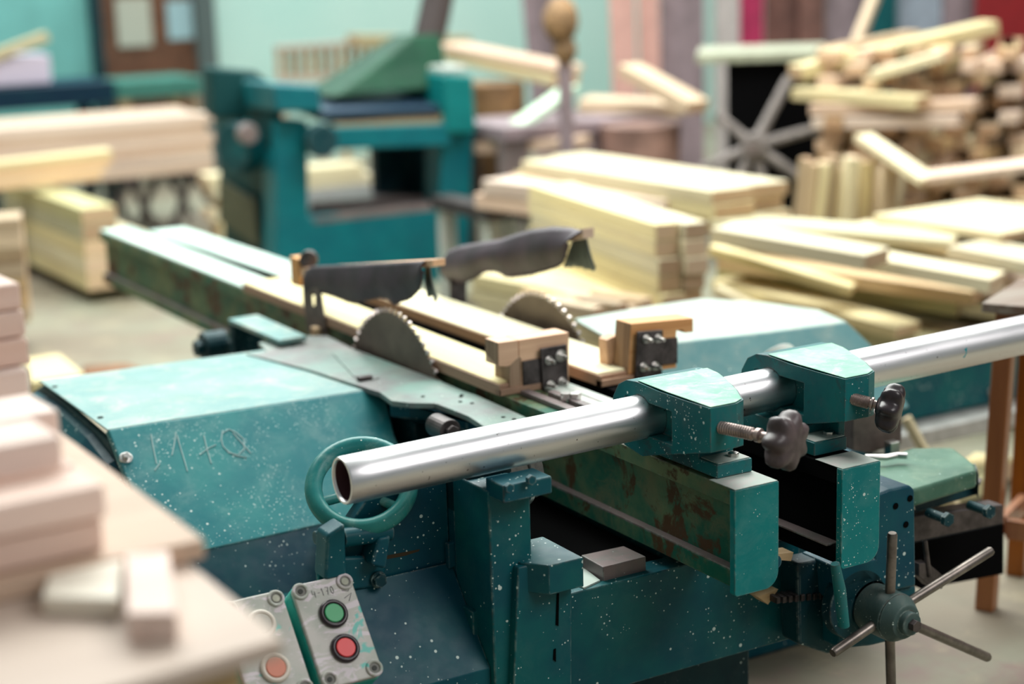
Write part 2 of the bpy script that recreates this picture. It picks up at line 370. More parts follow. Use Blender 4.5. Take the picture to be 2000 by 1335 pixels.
# deck plate
dz = .637
deck = [(505, 668), (545, 664), (600, 655), (640, 655), (690, 680), (858, 742), (905, 762), (930, 770), (975, 790), (1030, 815), (1100, 850), (1085, 850), (1040, 832),
        (985, 832), (945, 832), (915, 812), (880, 798), (850, 787), (800, 786), (765, 782), (742, 765), (600, 720), (480, 690), (520, 685)]
b = MB(); b.prism(zpoly(deck, dz), (0, 0, -.012)); b.build('deck_plate', m_deck, saw, .002)
b = MB()
for x, y in ((547, 673), (572, 676), (826, 774), (899, 784), (922, 787), (902, 771), (983, 814), (1004, 818), (900, 774)):
    p = on(x, y, 'z', dz+.0005); b.cyl(p, p+Vector((0, 0, .0006)), .0042, seg=12)
b.build('deck_hole', m_void, saw)
b = MB()
lip = [(765, 784), (800, 788), (850, 789), (880, 800), (915, 814), (945, 834), (985, 834)]
pp = zpoly(lip, dz-.012); b.prism(pp+[p+Vector((0, .010, 0)) for p in pp[::-1]], (0, 0, -.032)); b.build('deck_lip', m_cast, saw, .002)
b = MB(); b.box((1.50, 3.0, .30), (1.585, 3.62, dz-.013)); b.build('deck_support', m_dark, saw, .004)
b = MB(); b.cyl((1.42, 2.84, .49), (1.55, 2.84, .49), .085, seg=40); b.cyl((1.36, 2.84, .49), (1.42, 2.84, .49), .062, .085, seg=40); b.build('arbor_housing', m_cast, saw, .004, True)
b = MB(); p = on(880, 842, 'y', 2.70); b.cyl(p, p+Vector((.0, .06, 0)), .022, seg=24); b.cyl(p-Vector((0, .012, 0)), p, .014, seg=6); b.build('housing_bolt', m_dsteel, saw, .002)
b = MB(); p = on(712, 738, 'z', dz+.004); b.box(p-Vector((.016, .008, .003)), p+Vector((.016, .008, .005))); b.build('fold_clip', m_dsteel, saw, .002)
b = MB(); b.prism(zpoly([(648, 690), (700, 700), (742, 738), (728, 742), (690, 735)], dz+.0005), (0, 0, .002)); b.build('patch_plate', m_deck, saw, .001)
# raised casting at the far end of the deck
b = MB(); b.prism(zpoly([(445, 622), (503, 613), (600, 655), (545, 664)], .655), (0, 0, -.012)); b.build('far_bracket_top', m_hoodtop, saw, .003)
b = MB(); b.prism([on(445, 622, 'z', .643), on(503, 613, 'z', .643), on(503, 613, 'z', .643)+Vector((0, -.03, 0)), on(445, 622, 'z', .643)+Vector((0, -.03, 0))], (0, 0, -.10)); b.build('far_bracket_web', m_dark, saw, .003)
b = MB(); p = on(440, 672, 'x', 1.47); b.cyl(p, p+Vector((-.06, 0, 0)), .038, seg=20); b.cyl(p+Vector((-.06, 0, 0)), p+Vector((-.08, 0, 0)), .022, seg=6); p2 = on(480, 672, 'x', 1.50); b.cyl(p2, p2+Vector((-.04, 0, -.01)), .026, seg=16); b.build('far_adjuster', m_dark, saw, .002)

# beams
def beam(x0, x1, y0, y1, name, tilt=0.):
    def X(y): return tilt*(y-y0)
    zt, zb = .648, .479; w_ = x1-x0; pr = [(0, zt), (w_, zt), (w_, zt-.030), (w_*.80, zt-.030), (w_*.80, zb+.030), (w_, zb+.030), (w_, zb), (0, zb), (0, zb+.030), (w_*.20, zb+.030), (w_*.20, zt-.030), (0, zt-.030)]
    b = MB(); b.loft([[Vector((x0+a+X(y), y, z)) for a, z in pr] for y in (y0, y1)])
    o = b.build(name, m_beam, saw, .002)
    return o
bm1 = beam(1.612, 1.694, 2.095, 5.45, 'rail_beam'); tag(bm1, 'left green I-beam with rust patches')
bm2 = beam(1.822, 1.902, 2.085, 5.30, 'rail_beam', -.022); bm2.data.materials[0] = m_void; tag(bm2, 'right I-beam, its shade painted black')  # light is blocked between the beams, that shade is painted on as black
b = MB(); b.box((1.612, 2.10, .5085), (1.64, 5.44, .511)); b.build('flange_strip', m_flange, saw)
b = MB(); b.box((1.812, 2.10, .5085), (1.846, 3.2, .511)); b.build('flange_strip', m_flange, saw)
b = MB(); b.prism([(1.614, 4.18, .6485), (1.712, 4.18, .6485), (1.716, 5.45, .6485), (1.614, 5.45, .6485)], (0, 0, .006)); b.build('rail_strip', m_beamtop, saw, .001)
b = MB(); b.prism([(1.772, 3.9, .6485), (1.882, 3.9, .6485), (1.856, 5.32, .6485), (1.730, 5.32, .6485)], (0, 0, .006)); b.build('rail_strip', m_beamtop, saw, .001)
for (x0, x1, y0, zb) in ((1.606, 1.696, 2.083, .468), (1.818, 1.902, 2.070, .474)):
    r = .028; arc = [(x1-r+r*math.sin(a), zb+r-r*math.cos(a)) for a in [k*PI/16 for k in range(9)]]
    b = MB(); b.prism([Vector((x, y0, z)) for x, z in [(x0, .6485), (x0, zb+.004), (x0+.004, zb)]+arc+[(x1, .6485)]], (0, .014, 0))
    e = b.build('end_plate', m_plate, saw, .0015)
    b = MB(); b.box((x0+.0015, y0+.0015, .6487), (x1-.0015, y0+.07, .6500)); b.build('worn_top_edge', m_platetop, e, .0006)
# pedestals under the clamps
def pedestal(x0, y0, x1=None):
    x1 = x1 or x0+.072
    b = MB(); b.prism([(x0, y0, .6505), (x0, y0, .674), (x0, y0+.05, .674), (x0, y0+.05, .690), (x0, y0+.26, .690), (x0, y0+.26, .6505)], (x1-x0, 0, 0)); o = b.build('pedestal', m_clamp, saw, .002)
    b = MB(); b.box((x0+.004, y0+.003, .674), (x1-.003, y0+.049, .6755)); b.build('worn_ledge', m_platetop, o, .0005)
    b = MB(); b.cyl((x1-.022, y0+.022, .675), (x1-.022, y0+.022, .682), .0095, seg=6); b.build('ledge_bolt', m_bolt, o, .001)
pedestal(1.618, 2.145); pedestal(1.826, 2.15)
b = MB(); b.box((1.888, 2.16, .66), (1.902, 2.30, .73)); b.build('guide_post', m_clamp, saw, .002)

# pipe and clamps
def pz(x): return .720+.0177*(x-1.02)
PY = 2.296
b = MB(); seg = 64; rings = []
xs = [1.02, 1.026]+[1.06+.04*k for k in range(43)]
def ring(x, r): return [Vector((x, PY+r*math.cos(a), pz(x)+r*math.sin(a))) for a in [2*PI*k/seg for k in range(seg)]]
b.loft([ring(1.20, .0315), ring(1.022, .0315), ring(1.02, .033), ring(1.02, .036), ring(1.023, .0375)]+[ring(x, .0375) for x in xs[2:]]+[ring(2.762, .030)], caps=True)
pipe = b.build('pipe', m_chrome, saw, 0, True)
b = MB(); b.cyl((1.024, PY, pz(1.024)), (1.19, PY, pz(1.19)), .0312, seg=40, caps=False); b.build('pipe_bore', plain('rusty_bore', (.06, .022, .028), .7), pipe, 0, True)
def dentpt(x, y):
    r = ray(x, y); best = None
    for k in range(2000):
        t = 2.4+k*.001; p = CAM+r*t
        if (p.y-PY)**2+(p.z-pz(p.x))**2 < .0376**2: return p
    return CAM+r*3
b = MB()
for pts in ([(1884, 681), (1889, 678), (1888, 690), (1884, 698), (1881, 698), (1882, 688)],):
    P3 = [dentpt(*q) for q in pts]; n = (CAM-P3[0]).normalized(); b.prism([p+n*.0004 for p in P3], n*.0006)
b.build('blue_nick', plain('blue_paint_fleck', (.01, .28, .32), .5), pipe)

def clamp(x0, knob, name, screw_from, mk, ks=1.):
    b = MB()
    st = [(0, 2.100), (.052, 2.100), (.075, 2.112), (.105, 2.165), (.135, 2.235), (.150, 2.275)]
    zc = pz(x0+.07)-.729
    rings = []
    for dx, yf in st:
        zb = .712-(yf-2.10)*.28; x = x0+dx; m_ = lambda f_: yf+(2.300-yf)*f_
        pr = [(yf, .785), (m_(.33), .7835), (m_(.72), .7835), (2.305, .787), (2.335, .784), (2.360, .772), (2.377, .747), (2.382, .715), (2.372, .685), (2.345, .668), (m_(.96), .660), (m_(.7), zb+(.662-zb)*.75), (yf, zb)]
        rings.append([Vector((x, y, z+zc)) for y, z in pr])
    b.loft(rings)
    o = b.build(name, m_clamp, saw, .003)
    cb = MB()
    cb.cyl((x0-.05, PY, pz(x0-.05)), (x0+.2, PY, pz(x0+.2)), .0382, seg=48); cut(o, cb)
    cb = MB(); cb.box((x0-.05, 2.205, .700+zc), (x0+.028, 2.34, .757+zc)); cut(o, cb)
    # paler skin on the top face only
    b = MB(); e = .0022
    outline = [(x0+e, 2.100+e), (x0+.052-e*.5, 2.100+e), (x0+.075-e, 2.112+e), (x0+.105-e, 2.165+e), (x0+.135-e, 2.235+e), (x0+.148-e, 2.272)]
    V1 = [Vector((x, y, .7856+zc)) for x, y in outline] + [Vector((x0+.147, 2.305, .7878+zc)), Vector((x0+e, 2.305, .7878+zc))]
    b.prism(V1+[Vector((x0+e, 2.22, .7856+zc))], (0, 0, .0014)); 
    b.build('pale_top', m_clamptop, o, .0008)
    # screw and knob
    S = Vector(screw_from); K = Vector(knob); d = (K-S).normalized()
    b = MB(); n = 26; L = (K-S).length-.012; rings = []
    for k in range(n*2+1):
        t = k/(n*2); rr = .0098+(.0010 if k % 2 else 0)
        if t > .62: rr = .0072
        if .66 < t < .74: rr = .0115
        if k == 0: rr = .001
        rings.append((S-d*.01+d*(L+.01)*t, rr))
    b.tube([p for p, _ in rings], 0, 18, [r_ for _, r_ in rings]); b.build('clamp_screw', m_steelrust, o, 0, True)
    b = MB(); u = d.orthogonal().normalized(); v = d.cross(u); rings = []
    prof = [(-.020, .012), (-.018, .014), (-.015, .026), (-.010, .033), (-.002, .036), (.008, .036), (.014, .033), (.018, .026), (.0195, .012), (.020, .001)]
    for h, R in prof:
        rings.append([K+d*h*ks+(u*math.cos(a)+v*math.sin(a))*(R*ks*(1+(.13 if R > .02 else .02)*math.cos(7*a))) for a in [2*PI*k/84 for k in range(84)]])
    b.loft(rings); b.build('star_knob', mk, o, 0, True)
    return o
m_steelrust = plain('brown_threaded_steel', (.34, .27, .25), .38, .8, .4)
c1 = clamp(1.571, (1.628, 1.990, .7515), (1.605, 2.104, .749), 0, 0) if 0 else None
clamp(1.571, on(1532, 860, 'x', 1.628), 'pipe_clamp', on(1407, 834, 'y', 2.102), m_knobd, 1.2)
clamp(1.848, on(1737, 797, 'x', 1.905), 'pipe_clamp', on(1668, 779, 'y', 2.102), m_knob, 1.06)

# bed boards
def bedboard(x0, x1, y0, y1, zz=.6505):
    b = MB(); b.box((x0+.004, y0+.018, zz), (x1, y1, zz+.0235)); o = b.build('bed_board', m_boardtop, saw, .001)
    b = MB(); b.box((x0, y0, zz-.001), (x0+.0035, y1-.002, zz+.0215)); b.box((x0, y0, zz-.001), (x1, y0+.0175, zz+.012)); b.box((x0+.0035, y0+.010, zz+.0125), (x1, y0+.0178, zz+.0195)); b.build('board_edge', m_boardside, o, .0008)
    return o
bedboard(1.600, 1.714, 2.822, 4.17); bedboard(1.797, 1.926, 2.762, 4.0)

# stop blocks with brackets
def bolts(pts, y, parent, r=.0075, washer=()):
    for i, (px, py) in enumerate(pts):
        p = on(px, py, 'y', y); b = MB(); 
        if i in washer: b.cyl(p, p-Vector((0, .002, 0)), .0125, seg=24)
        b.cyl(p-Vector((0, .001, 0)), p-Vector((0, .003, 0)), r*1.2, seg=20); b.cyl(p-Vector((0, .003, 0)), p-Vector((0, .010, 0)), r, seg=6)
        b.cyl(p-Vector((0, .010, 0)), p-Vector((0, .024, 0)), r*.55, r*.48, seg=14)
        b.build('bracket_bolt', m_bolt, parent, .0004, True)
yb = 2.828
blk = MB(); blk.prism(ypoly([(973, 669), (1012, 664), (1013, 699), (1007, 703), (996, 714), (990, 716), (974, 715)], yb), (0, .052, 0))
s1 = blk.build('stop_block', m_block, saw, .001); tag(s1, 'left jointed wooden stop block')
b = MB(); b.prism(ypoly([(1013.5, 664), (1111, 649), (1111, 757), (1018, 774), (1018, 700), (1014, 697)], yb), (0, .052, 0)); b.build('block_body', m_block, s1, .001)
b = MB(); b.prism(ypoly([(996, 703), (1003, 692), (1012, 690), (1017, 700), (1018, 774), (998, 771), (996, 760)], yb+.001), (0, .060, 0)); b.build('block_side', m_blockend, s1, .001)
b = MB(); b.prism([on(973, 669, 'y', yb)+Vector((-.0006, .002, -.001)), on(973, 715, 'y', yb)+Vector((-.0006, .002, .002)), on(973, 695, 'y', yb)+Vector((-.0006, .05, -.004)), on(973, 669, 'y', yb)+Vector((-.0006, .05, -.001))], (.0012, 0, 0)); b.build('end_grain', m_blockend, s1)
b = MB(); b.prism(ypoly([(1019, 705), (1052, 699), (1055, 700), (1056, 752), (1024, 757), (1021, 756)], yb-.0005), (0, -.005, 0)); b.build('bracket_wing', m_dsteel, s1, .0008)
b = MB(); b.prism(ypoly([(1053, 680), (1104, 671), (1108, 762), (1059, 775)], yb-.006), (0, -.006, 0)); 
br = b.build('bracket_plate', m_dsteel, s1, .0015); bolts([(1071, 703), (1095, 694), (1074, 751), (1097, 744)], yb-.012, s1, washer=(1,))
b = MB()
sx0, sx1, sy0, sy1, sz = 1.704, 1.770, 2.33, 2.832, .6505
sx0, sx1 = on(1060, 775, 'y', 2.825).x, on(1108, 762, 'y', 2.825).x
b.box((sx0, sy0, sz-.004), (sx0+.026, 2.826, sz+.004)); b.box((sx1-.028, sy0, sz-.004), (sx1, 2.826, sz+.004)); b.box((sx0+.026, 2.76, sz-.004), (sx1-.028, 2.826, sz+.004)); 
b.build('slotted_bar', m_platetop, saw, .001)
b = MB(); b.box((sx0-.02, 2.33, .60), (sx1+.01, 2.81, .640)); b.build('bar_support', m_dark, saw, .001)
b = MB(); b.box((1.64, 2.35, .6490), (1.66, 2.81, .658)); b.box((1.672, 2.35, .649), (1.69, 2.76, .662)); b.build('guide_strip', m_flange, saw, .001)
for (x, y, s) in ((1106, 776, 1), (1123, 776, 1.15)):
    p = on(x, y+8, 'z', sz+.004); b = MB(); b.cyl(p, p+Vector((0, 0, .010)), .0105*s, seg=24); b.cyl(p+Vector((0, 0, .010)), p+Vector((0, 0, .018)), .0108*s, seg=6); b.build('slot_bolt', m_bolt, saw, .0006)
yb = 2.768
blk = MB(); blk.prism(ypoly([(1233, 632), (1354, 621), (1354, 648), (1338, 650), (1333, 644), (1322, 645), (1321, 655), (1321, 718), (1227, 731)], yb), (0, .055, 0))
s2 = blk.build('stop_block', m_block, saw, .001); tag(s2, 'right hooked wooden stop block')
b = MB(); b.prism(ypoly([(1185, 664), (1203, 655), (1210, 655), (1210, 722), (1187, 724)], yb+.056), (0, .03, 0)); b.build('block_side', m_block, s2, .001)
b = MB(); b.prism([on(1233, 632, 'y', yb)+Vector((-.0006, .001, -.001)), on(1227, 731, 'y', yb)+Vector((-.0006, .001, .001)), on(1227, 731, 'y', yb)+Vector((-.0006, .054, .001)), on(1233, 632, 'y', yb)+Vector((-.0006, .054, -.001))], (.0011, 0, 0)); b.build('end_grain', m_blockend, s2)
b = MB(); b.prism(ypoly([(1288, 661), (1321, 658), (1321, 708), (1290, 712)], yb-.0005), (0, -.005, 0)); b.build('bracket_wing', m_dsteel, s2, .0008)
b = MB(); b.prism(ypoly([(1242, 647), (1292, 643), (1290, 745), (1238, 752)], yb-.006), (0, -.006, 0)); b.build('bracket_plate', m_dsteel, s2, .0015)
bolts([(1261, 661), (1284, 660), (1255, 716), (1278, 714)], yb-.012, s2)

# blades
def disc(x, cy, cz, R, n=64):
    b = MB(); pts = []
    for k in range(n):
        a0 = 2*PI*k/n
        for f_, r_ in ((0, R-.011), (.35, R-.0105), (.45, R-.002), (.62, R), (.95, R-.006)):
            a = a0+f_*2*PI/n; pts.append((x, cy+math.sin(a)*r_, cz+math.cos(a)*r_))
    b.prism(pts, (.0035, 0, 0)); o = b.build('saw_blade', m_blade, saw)
    b = MB()
    for k in range(n):
        a = 2*PI*(k+.52)/n; c = Vector((x+.00175, cy+math.sin(a)*(R-.003), cz+math.cos(a)*(R-.003)))
        if c.z < .6: continue
        M = Matrix.Translation(c) @ Matrix.Rotation(-a, 4, 'X')
        b.box((-.003, -.003, -.005), (.003, .003, .004), M)
    b.build('teeth', m_tooth, o); return o
disc(1.588, 3.262, .508, .244); disc(1.965, 3.27, .496, .244)
b = MB(); b.cyl((1.46, 3.262, .508), (2.2, 3.262, .508), .02, seg=24); b.build('arbor', m_steel, saw)

# blade guards
def curtain(name, topp, botp, xv, amp, parent, mat, th=.004, n=110, m=9, ph=0):
    def samp(L, t):
        d = [0]
        for i in range(1, len(L)): d.append(d[-1]+abs(L[i][0]-L[i-1][0])+.3*abs(L[i][1]-L[i-1][1]))
        s = t*d[-1]
        for i in range(1, len(L)):
            if s <= d[i]+1e-9:
                f_ = (s-d[i-1])/max(1e-9, d[i]-d[i-1]); return (L[i-1][0]+(L[i][0]-L[i-1][0])*f_, L[i-1][1]+(L[i][1]-L[i-1][1])*f_)
        return L[-1]
    b = MB(); rows = []
    for i in range(n+1):
        a, c = samp(topp, i/n), samp(botp, i/n); col = []
        for j in range(m+1):
            f_ = j/m; p = on(a[0]+(c[0]-a[0])*f_, a[1]+(c[1]-a[1])*f_, 'x', xv)
            u_ = i/n*9; p.x += -amp*math.sin(f_*PI*.9) + (.003*math.sin(u_*1.1+ph)+.002*math.sin(u_*2.7+ph*3))*f_; p.z += (.0016*math.sin(i*1.9)+.0012*math.sin(i*3.1+1))*(j == m); col.append(p)
        rows.append(col)
    b.loft(rows, closed=False)
    o = b.build(name, mat, parent, 0, True); md = o.modifiers.new('solid', 'SOLIDIFY'); md.thickness = th; return o
g1 = MB(); g1.prism([on(587, 523, 'x', 1.605), on(845, 507, 'x', 1.605), on(845, 521, 'x', 1.605), on(587, 541, 'x', 1.605)], (.03, 0, 0))
g1 = g1.build('guard_stick', m_block, saw, .001); tag(g1, 'wooden guard stick over the left blade')
curtain('rubber_flap', [(600, 528), (612, 520), (700, 516), (796, 511), (832, 511)], [(602, 578), (624, 571), (640, 573), (656, 578), (680, 588), (696, 591), (712, 587), (728, 584), (748, 580), (764, 584), (771, 590), (776, 595), (784, 589), (800, 584), (812, 574), (824, 564), (831, 548), (833, 530)], 1.603, .010, g1, m_rubber)
curtain('rubber_flap', [(834, 511), (842, 509)], [(834, 565), (841, 578), (850, 577), (855, 588)], 1.64, .004, g1, m_rubber2, n=12)
b = MB(); b.prism(xpoly([(590, 541), (613, 541), (618, 545), (627, 580), (637, 655), (600, 650), (592, 590)], 1.594), (.004, 0, 0)); st = b.build('guard_strap', m_strap, g1, .001)
cb = MB(); cb.prism([p-Vector((.02, 0, 0)) for p in xpoly([(607, 571), (614, 571), (615, 596), (609, 597)], 1.594)], (.05, 0, 0)); cut(st, cb)
b = MB(); p = on(602, 508, 'y', 3.77); b.cyl(p, p+Vector((.012, .02, 0)), .022, seg=28); b.build('strap_eye', m_dsteel, g1, .002)
b = MB(); b.box(on(584, 541, 'x', 1.603)-Vector((0, .0, .024)), on(584, 541, 'x', 1.603)+Vector((.03, .05, .045))); b.build('stick_bracket', m_block, g1, .001)
b = MB(); p = on(617, 648, 'x', 1.583); b.box(p-Vector((.008, .014, .012)), p+Vector((.008, .014, .012))); tag(b.build('wooden_wedge', m_orange, saw, .002), 'small orange wooden wedge')
g2 = MB(); g2.prism([on(874, 490, 'x', 1.967), on(1139, 446, 'x', 1.967), on(1139, 466, 'x', 1.967), on(874, 512, 'x', 1.967)], (.028, 0, 0))
g2 = g2.build('guard_stick', m_pinepink, saw, .001); tag(g2, 'guard stick over the right blade')
curtain('rubber_flap', [(872, 500), (876, 488), (900, 479), (940, 472), (976, 467), (1008, 456), (1040, 447), (1080, 442), (1118, 444), (1136, 451)],
        [(872, 542), (880, 553), (900, 554), (916, 551), (936, 543), (946, 535), (956, 530), (972, 530), (984, 534), (992, 540), (1004, 542), (1040, 537), (1075, 528), (1096, 521), (1108, 512), (1114, 500), (1120, 478)], 1.962, .022, g2, m_rubber, ph=2)
curtain('rubber_flap', [(1128, 454), (1140, 455), (1146, 459)], [(1102, 522), (1130, 519), (1146, 524), (1160, 529), (1167, 522)], 1.995, .003, g2, m_rubber2, n=14)
b = MB(); b.prism(ypoly([(879, 545), (911, 545), (911, 592), (881, 592)], 3.66), (0, .006, 0)); b.build('guard_strap', m_dsteel, g2, .001)

# right hood
zt = .642
r_top = [(1122, 622), (1250, 600), (1370, 582), (1480, 588), (1600, 604), (1655, 628), (1500, 648), (1318, 668), (1225, 682)]
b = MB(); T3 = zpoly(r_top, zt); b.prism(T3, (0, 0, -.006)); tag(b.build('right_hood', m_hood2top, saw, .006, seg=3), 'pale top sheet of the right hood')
b = MB()
FL, FR = T3[8], T3[5]
dn = Vector((0, -.24, -.20))
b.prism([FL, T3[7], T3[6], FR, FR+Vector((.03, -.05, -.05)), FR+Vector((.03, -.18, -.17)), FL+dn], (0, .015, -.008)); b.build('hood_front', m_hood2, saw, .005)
b = MB(); b.box((2.06, 2.72, .0), (2.46, 3.3, .42)); b.box((1.98, 3.0, .2), (2.06, 3.5, .6)); b.build('right_body', m_cast, saw, .01)
b = MB(); p = on(1520, 712, 'y', 2.76); b.cyl(p, p+Vector((0, .015, .012)), .048, seg=40); b.build('hood_disc', m_platetop, saw, .003, True)
b = MB(); b.cyl((2.02, PY+.25, .66), (2.05, PY+.25, .66), .03, seg=24); b.build('shaft_end', m_steel, saw)

# right side castings
b = MB(); b.prism(ypoly([(1708, 968), (1740, 955), (1778, 947), (1788, 956), (1790, 1145), (1700, 1165), (1640, 1180), (1635, 1108), (1708, 1090)], 2.16), (0, .10, 0)); cr = b.build('right_column', m_cast, saw, .006, seg=3)
b = MB()
for q in ((1778, 973), (1770, 1024), (1750, 988)):
    p = on(q[0], q[1], 'y', 2.1585); b.cyl(p, p+Vector((0, .001, 0)), .006, seg=14)
b.build('bolt_hole', m_void, cr)
zp = .515
b = MB(); b.prism(zpoly([(1700, 965), (1690, 905), (1780, 873), (1862, 872), (1905, 905), (1908, 918), (1795, 952), (1760, 960)], zp), (0, 0, -.036)); gp = b.build('gearbox_cover', paint('sage_cover_paint', (.045, .125, .085), (.08, .18, .125), .6, (.20, .27, .18), .2, .4), saw, .008, seg=3)
b = MB(); b.prism(zpoly([(1790, 952), (1908, 918), (1912, 926), (1905, 905), (1780, 915)], zp-.036), (0, 0, -.05)); b.build('gearbox_side', m_dark, saw, .004)
b = MB(); b.prism(zpoly([(1785, 980), (1915, 940), (1918, 932), (1790, 950)], zp-.070), (0, 0, -.008)); b.build('gearbox_lip', m_flange, saw, .002)
for q in ((1812, 1000), (1893, 985)):
    p = on(q[0], q[1], 'y', 2.22); b = MB(); b.cyl(p, p+Vector((0, -.045, 0)), .009, seg=16); b.cyl(p+Vector((0, -.045, 0)), p+Vector((0, -.055, 0)), .014, seg=6); b.build('stud', m_dark, saw, .001)
b = MB(); b.prism(ypoly([(1765, 1010), (1960, 985), (1960, 1022), (1765, 1062)], 2.30), (0, .04, 0)); b.build('lower_rail', m_dsteel, saw, .003)
b = MB(); b.prism(ypoly([(1770, 1062), (1960, 1022), (1960, 1120), (1800, 1150)], 2.42), (0, .03, 0)); b.build('rail_shadow_box', m_void, saw)  # added black box standing for the shade below the rail
b = MB(); b.prism(ypoly([(1666, 812), (1755, 795), (1762, 800), (1762, 868), (1700, 884), (1666, 880)], 2.50), (0, .10, 0)); b.build('motor_block', plain('brown_grey_metal', (.16, .12, .11), .5, .3, .3), saw, .004)
b = MB(); b.tube([on(1690, 893, 'z', .53), on(1730, 893, 'z', .53), on(1752, 889, 'z', .53), on(1772, 890, 'z', .53)], .006, 12); b.build('shiny_lever', m_bolt, saw, .001, True); b = MB(); b.box(on(1742, 880, 'y', 2.47)-Vector((.012, .01, .02)), on(1742, 880, 'y', 2.47)+Vector((.012, .01, .02))); b.build('lever_clip', m_bolt, saw, .001)
# lower right bracket
b = MB(); b.prism(ypoly([(1558, 1100), (1640, 1085), (1648, 1120), (1660, 1225), (1642, 1275), (1618, 1277), (1560, 1258)], 2.215), (0, .05, 0)); b.build('carriage_bracket', m_dark, saw, .006)
b = MB(); b.prism(ypoly([(1640, 1178), (1735, 1150), (1790, 1142), (1792, 1240), (1700, 1262), (1640, 1268)], 2.17), (0, .08, 0)); b.build('lower_casting', m_cast, saw, .006)
b = MB(); b.tube([on(1631, 1100, 'y', 2.06), on(1640, 1150, 'y', 2.06), on(1648, 1222, 'y', 2.06)], 0, 16, [.008, .0105, .010]); b.build('release_lever', m_clamp, saw, 0, True)
b = MB(); 
for k in range(9):
    p = on(1500+k*12, 1160-k*1.2, 'y', 2.24); b.box(p-Vector((.004, .03, .008)), p+Vector((.004, .0, .004)))
b.build('gear_rack', m_dsteel, saw, .001)
b = MB(); p = on(1516, 1098, 'y', 2.10); b.cyl(p, p+Vector((0, .04, 0)), .012, seg=16); b.build('rack_bolt', m_cast, saw, .001)
b = MB(); b.prism(ypoly([(1480, 1165), (1520, 1150), (1500, 1180)], 2.23), (0, .03, 0)); b.build('wood_splinter', m_tan, saw); b = MB(); b.prism(ypoly([(1515, 1082), (1550, 1078), (1545, 1095), (1520, 1093)], 2.16), (0, .03, 0)); tag(b.build('wood_splinter', m_tan, saw), 'splintered wood scrap')
# star wheel
hc = on(1768, 1213, 'y', 2.075); dr = Vector((.0, -1, .0))
b = MB(); b.cyl(hc+Vector((-.0, .02, 0)), hc+Vector((0, .085, 0)), .044, seg=40); b.cyl(hc+Vector((0, -.004, 0)), hc+Vector((0, .02, 0)), .030, .044, seg=40); b.cyl(hc+Vector((0, -.018, 0)), hc, .021, seg=32)
star = b.build('capstan_hub', paint('worn_hub', (.05, .09, .09), (.08, .13, .12), .5, (.2, .2, .17), .3, .4), saw, .003, True); tag(star, 'worn capstan wheel hub with rod spokes')
b = MB(); b.cyl(hc+Vector((0, -.030, 0)), hc+Vector((0, -.018, 0)), .011, seg=6); b.build('hub_nut', m_dsteel, star, .001)
for e, s_ in (((1743, 1040), (1749, 1172)), ((1937, 1074), (1800, 1165)), ((1931, 1284), (1805, 1232)), ((1742, 1400), (1750, 1262)), ((1626, 1275), (1722, 1228))):
    a = on(e[0], e[1], 'y', 2.10); c = hc+Vector((0, .04, 0)); dd = (a-c).normalized()
    b = MB(); b.tube([c+dd*.03, c+dd*.045, a-dd*.004, a], 0, 18, [.0105, .0088, .0088, .0070]); b.build('spoke', m_rod, star, 0, True)
b = MB(); b.cyl(hc+Vector((-.03, .085, .01)), hc+Vector((-.03, .110, .01)), .066, seg=40); b.cyl(hc+Vector((0, .085, .0)), hc+Vector((0, .16, 0)), .05, seg=30); b.build('hub_flange', m_dark, saw, .003, True)
b = MB(); b.prism(ypoly([(1795, 1100), (1812, 1098), (1850, 1130), (1840, 1150), (1815, 1145), (1795, 1125)], 2.2), (0, .02, 0)); b.tube([on(1806, 1055, 'y', 2.2), on(1815, 1125, 'y', 2.2)], .005, 10); b.build('crank_arm', m_dsteel, saw, .002)

# handwheel
wc = on(706, 948, 'y', 2.42); wn = Vector((-.30, -.60, .74)).normalized()
b = MB(); b.torus(wc, wn, .0775, .0145); hw = b.build('handwheel', m_wheel, saw, 0, True); tag(hw, 'teal handwheel rim')
b = MB(); hub = wc-wn*.012; b.cyl(hub-wn*.02, hub+wn*.012, .019, seg=28); b.build('wheel_hub', m_wheel, hw, .002, True)
u = (Vector((1, 0, 0))-wn*wn.x).normalized(); v = wn.cross(u)
if v.z > 0: v = -v
for a in (-62, 58, 178):
    o_ = u*math.cos(math.radians(-a))+v*math.sin(math.radians(-a)) if 0 else u*math.cos(math.radians(a+0))+v*math.sin(math.radians(a+0))
    b = MB(); b.tube([hub+o_*.012, hub+o_*.04+wn*.003, wc+o_*.072], 0, 12, [.010, .008, .0085]); b.build('wheel_spoke', m_wheel, hw, 0, True)
b = MB(); b.cyl(hub-wn*.02, hub-wn*.16, .009, seg=18); b.build('wheel_shaft', m_steel, saw)
# hinge bracket below the handwheel
b = MB()
def arm(px0, px1, px2, px3):
    b.prism(ypoly([px0, px1, px2, px3], 2.345), (0, .045, 0))
arm((640, 1045), (675, 1022), (678, 1125), (635, 1135)); arm((740, 1050), (765, 1045), (755, 1112), (725, 1105))
b.prism(ypoly([(637, 1090), (755, 1085), (752, 1145), (640, 1160)], 2.372), (0, .016, 0))
hb = b.build('hinge_bracket', m_cast, saw, .006, seg=3)
b = MB(); b.cyl(on(668, 1050, 'y', 2.365), on(762, 1036, 'y', 2.365), .0155, seg=24); b.cyl(on(615, 1050, 'y', 2.40), on(668, 1040, 'y', 2.40), .011, seg=18); b.build('hinge_pin', m_cast, hb, .001, True)
b = MB(); p = on(737, 1130, 'y', 2.372); b.cyl(p, p-Vector((0, .006, 0)), .014, seg=24); b.cyl(p-Vector((0, .006, 0)), p-Vector((0, .014, 0)), .0115, seg=6); b.build('hinge_bolt', m_dark, hb, .001)
